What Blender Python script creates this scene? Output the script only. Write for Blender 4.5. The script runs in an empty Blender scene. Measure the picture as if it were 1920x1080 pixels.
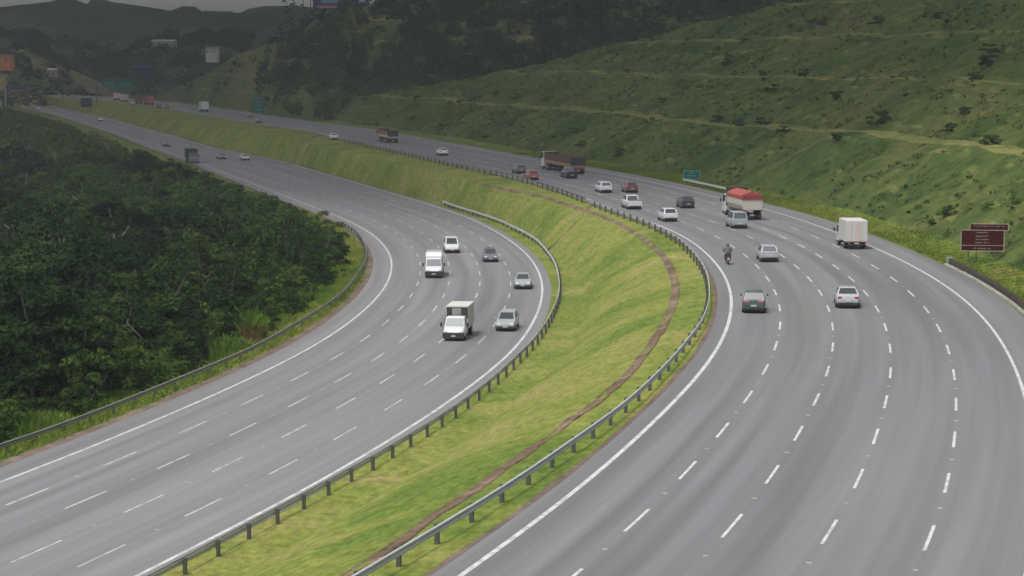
import bpy, math, random
import numpy as np
from mathutils import Vector, noise as mnoise
random.seed(7); RNG = np.random.default_rng(7)
scene = bpy.context.scene
COL = scene.collection
R = math.radians
USE_SHADE_CLOUD = True; SHADE_CLOUD_Z = 310; SHADE_CLOUD_Y0 = 160; SHADE_CLOUD_T = .85; SHADE_CLOUD_K = .7; HAZE = 1.4e-4; SKY = .15; SUNE = 1.7; EXPO = .95

# ------------------------------------------------------------------ camera
CAMH = 17.4; F = 4000.0; PITCH = math.atan(420/4000)
cam_d = bpy.data.cameras.new('camera'); cam = bpy.data.objects.new('camera', cam_d); COL.objects.link(cam)
cam.location = (0, 0, CAMH); cam.rotation_euler = (R(90)-PITCH, 0, 0)
cam_d.sensor_width = 36; cam_d.lens = 36*F/1920; cam_d.clip_start = 1; cam_d.clip_end = 40000
scene.camera = cam
cp, sp = math.cos(PITCH), math.sin(PITCH)
def P(x, y, z=0.0):
    """point of the place seen at photo pixel x,y on the level z"""
    u = (x-960)/F; v = (540-y)/F
    dz = -sp+v*cp; dy = cp+v*sp
    t = (z-CAMH)/dz
    return np.array([u*t, dy*t, z])
def Q(x, y, Y):
    """point of the place seen at photo pixel x,y at distance Y"""
    u = (x-960)/F; v = (540-y)/F
    t = Y/(cp+v*sp)
    return np.array([u*t, Y, CAMH+(-sp+v*cp)*t])
def proj(p):
    X, Y, Z = p[0], p[1], p[2]-CAMH
    d = Y*cp-Z*sp; h = Y*sp+Z*cp
    return 960+F*X/d, 540-F*h/d

# ------------------------------------------------------------------ object helpers
def tag(o, label=None, cat=None, group=None, kind=None):
    if label: o['label'] = label
    if cat: o['category'] = cat
    if group: o['group'] = group
    if kind: o['kind'] = kind
    return o
def empty(name, loc, rz=0, label=None, cat=None, group=None):
    o = bpy.data.objects.new(name, None); COL.objects.link(o)
    o.location = [float(c) for c in loc]; o.rotation_euler = (0, 0, rz); o.empty_display_size = .2
    return tag(o, label, cat, group)
def mesh_np(name, V, Fc, mat=None, parent=None, smooth=False, uv=None, loc=None):
    """V (n,3); Fc (m,k) all quads or all tris"""
    V = np.asarray(V, np.float32); Fc = np.asarray(Fc, np.int32)
    me = bpy.data.meshes.new(name); k = Fc.shape[1]; m = Fc.shape[0]
    me.vertices.add(len(V)); me.vertices.foreach_set('co', V.ravel())
    me.loops.add(m*k); me.loops.foreach_set('vertex_index', Fc.ravel())
    me.polygons.add(m); me.polygons.foreach_set('loop_start', np.arange(m, dtype=np.int32)*k)
    me.polygons.foreach_set('loop_total', np.full(m, k, np.int32))
    if smooth: me.polygons.foreach_set('use_smooth', np.ones(m, bool))
    me.update(calc_edges=True)
    if uv is not None:
        l = me.uv_layers.new(name='UVMap'); l.data.foreach_set('uv', np.asarray(uv, np.float32)[Fc.ravel()].ravel())
    if mat: me.materials.append(mat)
    o = bpy.data.objects.new(name, me); COL.objects.link(o)
    if parent: o.parent = parent
    if loc is not None: o.location = [float(c) for c in loc]
    return o
class MB:
    def __init__(s): s.v = []; s.f = []
    def add(s, vs, fs):
        b = len(s.v); s.v += [tuple(map(float, q)) for q in vs]; s.f += [tuple(b+i for i in f) for f in fs]; return s
    def box(s, x0, x1, y0, y1, z0, z1):
        return s.add([(x0,y0,z0),(x1,y0,z0),(x1,y1,z0),(x0,y1,z0),(x0,y0,z1),(x1,y0,z1),(x1,y1,z1),(x0,y1,z1)],
                     [(0,3,2,1),(4,5,6,7),(0,1,5,4),(1,2,6,5),(2,3,7,6),(3,0,4,7)])
    def loft(s, rings, cap=True):
        n = len(rings[0]); b = len(s.v)
        for r in rings: s.v += [tuple(map(float, q)) for q in r]
        for i in range(len(rings)-1):
            for j in range(n):
                k = (j+1) % n
                s.f.append((b+i*n+j, b+i*n+k, b+(i+1)*n+k, b+(i+1)*n+j))
        if cap:
            s.f.append(tuple(b+j for j in reversed(range(n)))); s.f.append(tuple(b+(len(rings)-1)*n+j for j in range(n)))
        return s
    def tube(s, a, b_, r0, r1=None, n=8):
        a = Vector(a); b_ = Vector(b_); d = (b_-a).normalized(); r1 = r0 if r1 is None else r1
        u = d.orthogonal().normalized(); w = d.cross(u)
        rr = []
        for c, r in ((a, r0), (b_, r1)):
            rr.append([c+(u*math.cos(t)+w*math.sin(t))*r for t in [2*math.pi*i/n for i in range(n)]])
        return s.loft(rr)
    def quadp(s, a, b_, c, d, th=.012):
        """a thin panel standing proud of the face a,b,c,d (counter-clockwise from outside)"""
        a, b_, c, d = map(Vector, (a, b_, c, d)); n = (b_-a).cross(d-a).normalized()*th
        return s.add([a-n*.5, b_-n*.5, c-n*.5, d-n*.5, a+n, b_+n, c+n, d+n], [(3,2,1,0),(4,5,6,7),(0,1,5,4),(1,2,6,5),(2,3,7,6),(3,0,4,7)])
    def ball(s, c, r, n=10, m=7, sc=(1,1,1)):
        rr = []
        for i in range(1, m):
            t = math.pi*i/m
            rr.append([(c[0]+sc[0]*r*math.sin(t)*math.cos(2*math.pi*j/n), c[1]+sc[1]*r*math.sin(t)*math.sin(2*math.pi*j/n), c[2]-sc[2]*r*math.cos(t)) for j in range(n)])
        return s.loft(rr)
    def build(s, name, mat, parent=None, smooth=False, bevel=0, loc=None):
        me = bpy.data.meshes.new(name); me.from_pydata(s.v, [], s.f); me.materials.append(mat)
        if smooth:
            me.polygons.foreach_set('use_smooth', np.ones(len(me.polygons), bool))
        me.update()
        o = bpy.data.objects.new(name, me); COL.objects.link(o)
        if parent: o.parent = parent
        if loc is not None: o.location = [float(c) for c in loc]
        if bevel:
            b = o.modifiers.new('bevel', 'BEVEL'); b.width = bevel; b.segments = 2; b.limit_method = 'ANGLE'
        return o
def copy_tree(o, parent=None):
    c = o.copy(); COL.objects.link(c)
    if parent: c.parent = parent
    for ch in o.children: copy_tree(ch, c)
    return c

# ------------------------------------------------------------------ materials
def newmat(name):
    m = bpy.data.materials.new(name); m.use_nodes = True
    nt = m.node_tree; b = nt.nodes['Principled BSDF']
    return m, nt, b
def N(nt, t, **kw):
    n = nt.nodes.new(t)
    for k, v in kw.items():
        if k in n.inputs: n.inputs[k].default_value = v
        else: setattr(n, k, v)
    return n
def plain(name, col, rough=.6, metal=0, spec=.5, coat=0, var=.12, scale=3, emis=0):
    m, nt, b = newmat(name)
    tc = N(nt, 'ShaderNodeTexCoord'); nz = N(nt, 'ShaderNodeTexNoise', Scale=scale, Detail=4)
    nt.links.new(tc.outputs['Object'], nz.inputs['Vector'])
    mr = N(nt, 'ShaderNodeMapRange'); mr.inputs['To Min'].default_value = 1-var; mr.inputs['To Max'].default_value = 1+var
    nt.links.new(nz.outputs['Fac'], mr.inputs['Value'])
    vm = N(nt, 'ShaderNodeVectorMath', operation='SCALE'); vm.inputs[0].default_value = col[:3]
    nt.links.new(mr.outputs[0], vm.inputs['Scale']); nt.links.new(vm.outputs[0], b.inputs['Base Color'])
    b.inputs['Roughness'].default_value = rough; b.inputs['Metallic'].default_value = metal
    b.inputs['Specular IOR Level'].default_value = spec; b.inputs['Coat Weight'].default_value = coat
    return m
def ramp(nt, stops):
    r = N(nt, 'ShaderNodeValToRGB'); e = r.color_ramp.elements
    while len(e) < len(stops): e.new(.5)
    for i, (p, c) in enumerate(stops): e[i].position = p; e[i].color = (*c, 1)
    return r
def vegmat(name, stops, s1=.05, s2=.6, s3=4., rough=.75, bump=.0, bscale=3., flat=None, rand=.25, trans=0, dist=0, fine=0):
    """patchy vegetation colour from three scales of noise on world position"""
    m, nt, b = newmat(name)
    g = N(nt, 'ShaderNodeNewGeometry')
    a = N(nt, 'ShaderNodeTexNoise', Scale=s1, Detail=3, Distortion=dist); c = N(nt, 'ShaderNodeTexNoise', Scale=s2, Detail=4); d = N(nt, 'ShaderNodeTexNoise', Scale=s3, Detail=3)
    for q in (a, c, d): nt.links.new(g.outputs['Position'], q.inputs['Vector'])
    m1 = N(nt, 'ShaderNodeMath', operation='MULTIPLY'); m1.inputs[1].default_value = .45; nt.links.new(a.outputs['Fac'], m1.inputs[0])
    m2 = N(nt, 'ShaderNodeMath', operation='MULTIPLY_ADD'); m2.inputs[1].default_value = .33; nt.links.new(c.outputs['Fac'], m2.inputs[0]); nt.links.new(m1.outputs[0], m2.inputs[2])
    m3 = N(nt, 'ShaderNodeMath', operation='MULTIPLY_ADD'); m3.inputs[1].default_value = .22; nt.links.new(d.outputs['Fac'], m3.inputs[0]); nt.links.new(m2.outputs[0], m3.inputs[2])
    mr = N(nt, 'ShaderNodeMapRange'); mr.inputs['From Min'].default_value = .36; mr.inputs['From Max'].default_value = .64
    nt.links.new(m3.outputs[0], mr.inputs['Value'])
    oi = N(nt, 'ShaderNodeObjectInfo'); m4 = N(nt, 'ShaderNodeMath', operation='MULTIPLY_ADD'); m4.inputs[1].default_value = rand
    nt.links.new(oi.outputs['Random'], m4.inputs[0]); nt.links.new(mr.outputs[0], m4.inputs[2])
    m5 = N(nt, 'ShaderNodeMath', operation='SUBTRACT'); m5.inputs[1].default_value = rand*.5; nt.links.new(m4.outputs[0], m5.inputs[0])
    r = ramp(nt, stops); nt.links.new(m5.outputs[0], r.inputs['Fac'])
    out = r.outputs['Color']
    if flat:      # drier grass on the level benches, by the slope of the ground itself
        sx = N(nt, 'ShaderNodeSeparateXYZ'); nt.links.new(g.outputs['True Normal'], sx.inputs[0])
        fr = N(nt, 'ShaderNodeMapRange'); fr.inputs['From Min'].default_value = .93; fr.inputs['From Max'].default_value = .985
        nt.links.new(sx.outputs['Z'], fr.inputs['Value'])
        nn = N(nt, 'ShaderNodeMath', operation='MULTIPLY'); nt.links.new(fr.outputs[0], nn.inputs[0]); nt.links.new(c.outputs['Fac'], nn.inputs[1])
        nn.use_clamp = True
        mx = N(nt, 'ShaderNodeMix', data_type='RGBA'); nt.links.new(nn.outputs[0], mx.inputs['Factor'])
        nt.links.new(out, mx.inputs['A']); mx.inputs['B'].default_value = (*flat, 1); out = mx.outputs['Result']
    if fine:
        fn = N(nt, 'ShaderNodeTexNoise', Scale=fine, Detail=5, Roughness=.7); fm = N(nt, 'ShaderNodeMapping'); fm.inputs['Scale'].default_value = (1, .45, 1)
        nt.links.new(g.outputs['Position'], fm.inputs[0]); nt.links.new(fm.outputs[0], fn.inputs['Vector'])
        fr_ = N(nt, 'ShaderNodeMapRange'); fr_.inputs['From Min'].default_value = .3; fr_.inputs['From Max'].default_value = .7; fr_.inputs['To Min'].default_value = .62; fr_.inputs['To Max'].default_value = 1.32
        nt.links.new(fn.outputs['Fac'], fr_.inputs[0]); fv = N(nt, 'ShaderNodeVectorMath', operation='SCALE'); nt.links.new(out, fv.inputs[0]); nt.links.new(fr_.outputs[0], fv.inputs['Scale']); out = fv.outputs[0]
    nt.links.new(out, b.inputs['Base Color']); b.inputs['Roughness'].default_value = .95; b.inputs['Specular IOR Level'].default_value = .04
    if bump:
        bn = N(nt, 'ShaderNodeTexNoise', Scale=bscale, Detail=6, Roughness=.65); nt.links.new(g.outputs['Position'], bn.inputs['Vector'])
        bp = N(nt, 'ShaderNodeBump', Strength=.9, Distance=bump); nt.links.new(bn.outputs['Fac'], bp.inputs['Height']); nt.links.new(bp.outputs[0], b.inputs['Normal'])
    if trans:
        tr = N(nt, 'ShaderNodeBsdfTranslucent'); nt.links.new(out, tr.inputs['Color']); ms = N(nt, 'ShaderNodeMixShader'); ms.inputs[0].default_value = trans
        nt.links.new(b.outputs[0], ms.inputs[1]); nt.links.new(tr.outputs[0], ms.inputs[2]); nt.links.new(ms.outputs[0], nt.nodes['Material Output'].inputs['Surface'])
    return m
def asphalt(name, base, warm):
    m, nt, b = newmat(name)
    uv = N(nt, 'ShaderNodeUVMap'); mp = N(nt, 'ShaderNodeMapping'); mp.inputs['Scale'].default_value = (.75, .012, 1)
    nt.links.new(uv.outputs[0], mp.inputs[0])
    a = N(nt, 'ShaderNodeTexNoise', Scale=1, Detail=4, Roughness=.55); nt.links.new(mp.outputs[0], a.inputs['Vector'])
    mp2 = N(nt, 'ShaderNodeMapping'); mp2.inputs['Scale'].default_value = (.10, .03, 1); nt.links.new(uv.outputs[0], mp2.inputs[0])
    c = N(nt, 'ShaderNodeTexNoise', Scale=1, Detail=3); nt.links.new(mp2.outputs[0], c.inputs['Vector'])
    g = N(nt, 'ShaderNodeTexNoise', Scale=9, Detail=5, Roughness=.7); nt.links.new(uv.outputs[0], g.inputs['Vector'])
    r = ramp(nt, [(.30, tuple(v*.74 for v in base)), (.5, base), (.70, tuple(v*1.28 for v in base))]); nt.links.new(a.outputs['Fac'], r.inputs[0])
    mx = N(nt, 'ShaderNodeMix', data_type='RGBA'); mx.inputs['B'].default_value = (*warm, 1)
    mr = N(nt, 'ShaderNodeMapRange'); mr.inputs['From Min'].default_value = .42; mr.inputs['From Max'].default_value = .7; mr.inputs['To Max'].default_value = .55
    nt.links.new(c.outputs['Fac'], mr.inputs[0]); nt.links.new(mr.outputs[0], mx.inputs['Factor']); nt.links.new(r.outputs[0], mx.inputs['A'])
    mg = N(nt, 'ShaderNodeMapRange'); mg.inputs['To Min'].default_value = .76; mg.inputs['To Max'].default_value = 1.24; nt.links.new(g.outputs['Fac'], mg.inputs[0])
    vm = N(nt, 'ShaderNodeVectorMath', operation='SCALE'); nt.links.new(mx.outputs['Result'], vm.inputs[0]); nt.links.new(mg.outputs[0], vm.inputs['Scale'])
    nt.links.new(vm.outputs[0], b.inputs['Base Color']); b.inputs['Roughness'].default_value = .85; b.inputs['Specular IOR Level'].default_value = .3
    return m
def paintmat(name, c0, c1):
    m, nt, b = newmat(name)
    g = N(nt, 'ShaderNodeNewGeometry'); a = N(nt, 'ShaderNodeTexNoise', Scale=1.3, Detail=6, Roughness=.7); nt.links.new(g.outputs['Position'], a.inputs['Vector'])
    r = ramp(nt, [(.38, c0), (.55, c1)]); nt.links.new(a.outputs['Fac'], r.inputs[0]); nt.links.new(r.outputs[0], b.inputs['Base Color'])
    b.inputs['Roughness'].default_value = .7
    return m
M = {}
M['asph_r'] = asphalt('asphalt_grey', (.096, .096, .100), (.098, .099, .089))
M['asph_l'] = asphalt('asphalt_pale', (.109, .108, .112), (.111, .111, .103))
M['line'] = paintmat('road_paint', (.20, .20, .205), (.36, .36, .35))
M['line_l'] = paintmat('faint_road_paint', (.15, .15, .155), (.30, .30, .30))  # fainter paint for the far and left roadway dashes
M['grass'] = vegmat('median_grass', [(0, (.070, .104, .020)), (.28, (.100, .126, .026)), (.5, (.130, .143, .034)), (.75, (.156, .150, .050)), (1, (.175, .150, .066))], s1=.06, s2=.30, s3=1.6, bump=.12, bscale=2.5, dist=1, fine=2.2)
M['blade'] = vegmat('grass_blades', [(0, (.062, .112, .017)), (.4, (.112, .152, .023)), (.7, (.158, .178, .032)), (1, (.20, .185, .06))], s1=.05, s2=.25, s3=1.1, trans=.4)
M['slope'] = vegmat('cut_slope_grass', [(0, (.020, .040, .011)), (.3, (.036, .056, .014)), (.55, (.052, .070, .018)), (.8, (.068, .076, .024)), (1, (.074, .062, .030))], s1=.045, s2=.22, s3=.9, bump=.6, bscale=.6, flat=(.17, .165, .055), dist=1.5, fine=.9)
M['scrub'] = vegmat('slope_scrub', [(0, (.026, .046, .012)), (.4, (.050, .072, .018)), (.7, (.078, .092, .026)), (1, (.098, .085, .036))], s1=.045, s2=.22, s3=.9, trans=.35)
M['slope2'] = vegmat('far_slope_grass', [(0, (.030, .050, .018)), (.4, (.058, .076, .026)), (.7, (.088, .092, .036)), (1, (.11, .082, .048))], s1=.015, s2=.08, s3=.5, bump=1.0, bscale=.4, flat=(.34, .30, .14), dist=1.5)
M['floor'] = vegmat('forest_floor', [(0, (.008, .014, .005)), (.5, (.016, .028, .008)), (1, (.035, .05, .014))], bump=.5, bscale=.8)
M['verge'] = vegmat('verge_grass', [(0, (.045, .085, .012)), (.5, (.085, .115, .020)), (1, (.13, .10, .045))], s1=.1, s2=.5, s3=2.5, bump=.15, bscale=2.5, fine=2.5)
M['leaf'] = vegmat('dark_leaves', [(0, (.003, .008, .003)), (.4, (.008, .018, .005)), (.75, (.018, .034, .008)), (1, (.034, .052, .012))], s1=.03, s2=.25, s3=1.6, rand=.5, trans=.12, rough=.55)
M['leaf2'] = vegmat('light_leaves', [(0, (.010, .024, .005)), (.5, (.022, .043, .008)), (1, (.042, .060, .013))], s1=.05, s2=.3, s3=1.6, rand=.4, trans=.25, rough=.5)
M['bushleaf'] = vegmat('bright_bush_leaves', [(0, (.020, .042, .008)), (.5, (.040, .070, .012)), (1, (.062, .088, .018))], s1=.1, s2=.4, s3=2, rand=.4, trans=.25)
M['leaf_far'] = vegmat('far_leaves', [(0, (.014, .028, .012)), (.5, (.030, .050, .020)), (1, (.060, .078, .032))], s1=.01, s2=.06, s3=.4, rand=0)
M['reed_green'] = vegmat('reed_green', [(0, (.05, .11, .012)), (.5, (.09, .16, .02)), (1, (.13, .17, .035))], s1=.4, s2=1, s3=4, trans=.25)
M['reed_red'] = vegmat('reed_dry', [(0, (.10, .045, .03)), (.5, (.15, .075, .045)), (1, (.19, .12, .06))], s1=.4, s2=1, s3=4, trans=.1)
M['bark'] = plain('bark', (.045, .038, .03), .9, var=.35, scale=5)
M['bark_pale'] = plain('bark_pale', (.20, .19, .16), .85, var=.3, scale=4)
M['hill_far'] = vegmat('far_hill_woods', [(0, (.022, .038, .026)), (.5, (.040, .058, .034)), (1, (.075, .09, .055))], s1=.004, s2=.02, s3=.1, rand=0, bump=6, bscale=.05)
M['drain'] = vegmat('stained_concrete', [(0, (.05, .042, .022)), (.5, (.105, .072, .050)), (1, (.18, .145, .115))], s1=.3, s2=1.5, s3=5, bump=.05, bscale=6, rand=0)
M['dirt'] = vegmat('bare_earth', [(0, (.06, .045, .035)), (.5, (.10, .075, .06)), (1, (.14, .11, .09))], s1=.3, s2=1.5, s3=5, rand=0)
M['rail'] = plain('galvanised_steel', (.33, .35, .36), .5, metal=.15, var=.2, scale=.8)
M['rail_dark'] = plain('weathered_shaded_steel', (.135, .14, .12), .6, metal=.1, var=.25, scale=.8)  # weathered tone of the left rail, also painted shade on the far right rail
M['post'] = plain('post_steel', (.06, .06, .058), .6, metal=.3, var=.2)
M['conc'] = plain('old_concrete', (.035, .030, .026), .9, spec=.05, var=.4, scale=1.1)
M['conc_l'] = plain('pale_concrete', (.19, .18, .165), .85, var=.3, scale=1.5)
M['glass'] = plain('car_glass', (.018, .024, .028), .08, spec=.9, var=.02)
M['glass_l'] = plain('pale_windscreen', (.07, .085, .09), .35, spec=.3, var=.05)
M['tyre'] = plain('tyre_rubber', (.012, .012, .012), .85, var=.1)
M['rim'] = plain('wheel_rim', (.25, .25, .26), .35, metal=.8, var=.05)
M['black'] = plain('black_plastic', (.012, .012, .014), .6, var=.1)
M['lamp_w'] = plain('headlamp_glass', (.55, .57, .6), .15, spec=.8, var=.03)
M['lamp_r'] = plain('tail_lamp', (.22, .016, .02), .25, spec=.6, var=.05)
M['lamp_p'] = plain('pale_red_lamp', (.42, .10, .13), .25, spec=.6, var=.05)
M['plate'] = plain('plate_grey', (.34, .35, .34), .5, var=.03)
def car_paint(name, c, rough=.28): return plain(name, c, rough, coat=.6, spec=.5, var=.03)
M['p_white'] = car_paint('paint_white', (.40, .40, .41)); M['p_silver'] = car_paint('paint_silver', (.24, .255, .27), .3)
M['p_sgreen'] = car_paint('paint_silver_green', (.19, .215, .21), .3); M['p_grey'] = car_paint('paint_grey', (.075, .078, .085)); M['p_black'] = car_paint('paint_black', (.018, .02, .022))
M['p_dgreen'] = car_paint('paint_dark_green', (.02, .045, .035)); M['p_maroon'] = car_paint('paint_maroon', (.10, .03, .03)); M['p_red'] = car_paint('paint_red', (.22, .05, .055))
M['p_blue'] = car_paint('paint_dark_blue', (.035, .045, .07)); M['p_cream'] = plain('body_cream', (.32, .305, .255), .5, var=.12)
M['tarp'] = plain('red_tarpaulin', (.21, .058, .050), .9, spec=.05, var=.2, scale=2); M['tarp_d'] = plain('dark_red_tarpaulin', (.16, .018, .015), .8, var=.2, scale=2)
M['wood'] = plain('brown_boards', (.085, .055, .045), .9, spec=.05, var=.3, scale=2); M['wood_y'] = plain('tan_rave', (.23, .16, .10), .9, spec=.05, var=.2)
M['box_w'] = plain('box_panel_white', (.36, .352, .335), .5, var=.06); M['pink'] = plain('faded_red_stripe', (.42, .25, .24), .6, var=.08)
M['green_s'] = plain('sign_green', (.008, .085, .072), .9, spec=.05, var=.08); M['brown_s'] = plain('sign_brown', (.034, .006, .005), .9, spec=.05, var=.12)
M['white_s'] = plain('sign_white', (.26, .25, .23), .9, spec=.05, var=.05); M['sign_back'] = plain('sign_back_grey', (.03, .033, .04), .9, spec=.05, var=.1)
M['orange'] = plain('orange_wall', (.36, .12, .03), .8, var=.1, scale=.3); M['roof'] = plain('roof_tiles', (.10, .06, .05), .8, var=.2, scale=.5)
M['wallw'] = plain('pale_wall', (.26, .26, .25), .8, var=.08, scale=.3); M['bb_blue'] = plain('billboard_blue', (.03, .04, .075), .9, spec=.05, var=.1); M['bb_teal'] = plain('billboard_teal', (.06, .12, .15), .5, var=.1)
M['skin'] = plain('skin', (.35, .2, .14), .6); M['jacket'] = plain('dark_jacket', (.045, .052, .052), .8, var=.2); M['trousers'] = plain('dark_trousers', (.02, .024, .03), .8)
M['helmet'] = plain('helmet_shell', (.035, .04, .04), .25, coat=.5); M['red_cab'] = car_paint('paint_faded_red', (.25, .07, .05)); M['bag'] = plain('grey_bag', (.2, .21, .21), .8)

# ------------------------------------------------------------------ road alignments
def resample(pts, step=2.0, smooth=40):
    pts = np.asarray(pts, float)[:, :2]
    d = np.r_[0, np.cumsum(np.linalg.norm(np.diff(pts, axis=0), axis=1))]
    n = int(d[-1]/step)+1; s = np.linspace(0, d[-1], n)
    c = np.stack([np.interp(s, d, pts[:, 0]), np.interp(s, d, pts[:, 1])], 1)
    for _ in range(smooth):
        c[1:-1] = c[1:-1]*.5+(c[:-2]+c[2:])*.25
    d = np.r_[0, np.cumsum(np.linalg.norm(np.diff(c, axis=0), axis=1))]
    s = np.arange(0, d[-1], step)
    return np.stack([np.interp(s, d, c[:, 0]), np.interp(s, d, c[:, 1])], 1)
def tangents(c):
    t = np.gradient(c, axis=0); return t/np.linalg.norm(t, axis=1)[:, None]
def extend_near(c, L, step=2.0, k=30):
    """carry the curve on towards and past the camera with the bend it already has"""
    t0 = c[0]-c[1]; a0 = math.atan2(*(c[0]-c[8])[::-1]); a1 = math.atan2(*(c[k]-c[k+8])[::-1])
    da = (a0-a1)/k; out = []; p = c[0].copy(); a = a0
    for i in range(int(L/step)):
        a += da; p = p+step*np.array([math.cos(a), math.sin(a)]); out.append(p.copy())
    return np.r_[np.array(out)[::-1], c]
def pxcurve(pts, z, **k): return resample([P(x, y, z) for x, y in pts], **k)
ZL = -4.9
RI_px = [(870,1075),(961.7,1015),(1033,960),(1100,906.7),(1160,855),(1213,805),(1260,758),(1303.7,715.6),(1339,668),(1361.5,629.6),(1373,588),(1374.8,561.5),(1369,534.8),(1354,505),(1327,475.6),(1300.7,453),(1265,433.8),(1230,418.8),(1165,397),(1095,370),(1030,349),(945,327),(860,310),(773,289.5),(700,273),(640,259.5),(583,246),(480,231),(367,212),(293,199.5),(240,192.5),(180,186.5),(110,181),(20,176)]
RO_px = [(1432,386),(1453,392.6),(1508,417),(1563,437),(1624,457),(1676,480),(1722,504),(1768,533),(1814,562),(1844,593),(1869,623),(1887,658.5),(1910,720),(1924,753),(1940,800),(1951,880),(1947,983),(1930,1080)]
LI_px = [(256.7,1080),(343,1036.7),(420,1000),(480,966.7),(590,910),(680,856.7),(753,813),(813,773),(863,740),(913,701),(961,662),(992.7,621),(1014.8,574),(1019.5,536),(1010,505),(989.6,476.5),(958,451),(920,427.7),(876,407),(835,393),(811.7,385),(740,364),(640,335),(520,301),(400,278),(320,254),(233,231),(187,218.5),(133,207),(90,199),(50,193),(0,187)]
LO_px = [(0,903),(80,870),(166.7,836.7),(266.7,800),(366.7,756.7),(456.7,720),(480,706),(547.5,670),(620,631),(655,607.5),(692.5,577.5),(717.5,550),(732.5,520),(737,500),(736,486),(725,461),(700,435.5),(640,409),(560,378),(470,343),(380,308),(345,295.5),(225,251.5),(112,215.5),(40,199.5),(0,194)]
RI = extend_near(pxcurve(RI_px, 0), 110); RO_tr = pxcurve(RO_px, 0, smooth=20)
LI = extend_near(pxcurve(LI_px, ZL), 110); LO_tr = extend_near(pxcurve(LO_px, ZL), 60)
def normals_right(c):
    t = tangents(c); return np.stack([t[:, 1], -t[:, 0]], 1)
nRI = normals_right(RI); nLI = normals_right(LI)
def width_to(c, n, other, lo, hi, sgn):
    """measured width from the inner line to the traced outer line, along the normal"""
    w = np.full(len(c), np.nan)
    for i in range(len(c)):
        rel = other-c[i]; al = rel@(n[i]*sgn); tt = rel@np.array([-n[i][1], n[i][0]])
        k = np.where((al > lo) & (al < hi))[0]
        if len(k) < 2: continue
        j = k[np.argmin(np.abs(tt[k]))]
        if abs(tt[j]) < 2.5: w[i] = al[j]
    ok = ~np.isnan(w); idx = np.arange(len(c))
    return w, ok, idx
def smooth1(a, n):
    for _ in range(n): a = np.r_[a[0], a[1:-1]*.5+(a[:-2]+a[2:])*.25, a[-1]]
    return a
w, ok, idx = width_to(RI, nRI, RO_tr, 12, 24, 1)
first = np.where(ok)[0][0]; last = np.where(ok)[0][-1]
w2 = np.interp(idx, idx[ok], w[ok]); w2[:first] = w2[first]; w2[last:] = 17.2
WR = smooth1(w2, 120)
w, ok, idx = width_to(LI, nLI, LO_tr, 8, 28, -1)
first = np.where(ok)[0][0]; w2 = np.interp(idx, idx[ok], w[ok]); w2[:first] = 17.2
WL = smooth1(w2, 200)
arcR = np.arange(len(RI))*2.0; arcL = np.arange(len(LI))*2.0
def ptR(i, d): return RI[i]+nRI[i]*d           # d metres right of the inner white line
def ptL(i, d): return LI[i]-nLI[i]*d           # d metres left of the inner white line
S_IN, S_OUT, L_IN, L_OUT = 1.1, 2.9, .9, 2.3
RA_in = RI-nRI*S_IN; RA_out = RI+nRI*(WR+S_OUT)[:, None]
LA_in = LI+nLI*L_IN; LA_out = LI-nLI*(WL+L_OUT)[:, None]
def strip(name, A, B, zA, zB, mat, cols=2, parent=None, uv=True, kind='structure', jag=0):
    n = len(A); t = np.linspace(0, 1, cols)
    V = np.zeros((n, cols, 3)); V[..., :2] = A[:, None, :]*(1-t)[None, :, None]+B[:, None, :]*t[None, :, None]
    V[..., 2] = np.broadcast_to(zA, n)[:, None]*(1-t)+np.broadcast_to(zB, n)[:, None]*t
    W = np.linalg.norm(B-A, axis=1)
    U = np.zeros((n, cols, 2)); U[..., 0] = W[:, None]*t; U[..., 1] = (np.arange(n)*2.0)[:, None]
    o = mesh_np(name, V.reshape(-1, 3), gridfaces(n, cols), mat, parent, uv=U.reshape(-1, 2))
    if kind and not parent: o['kind'] = kind
    return o
def gridfaces(n, c, flip=True):
    i = np.arange(n-1)[:, None]*c+np.arange(c-1)[None, :]
    q = np.stack([i, i+1, i+c+1, i+c], -1).reshape(-1, 4)
    return q[:, ::-1] if not flip else q
road_r = strip('road', RA_in, RA_out, 0, 0, M['asph_r'], 12)
road_l = strip('road', LA_out, LA_in, ZL, ZL, M['asph_l'], 12)

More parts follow.
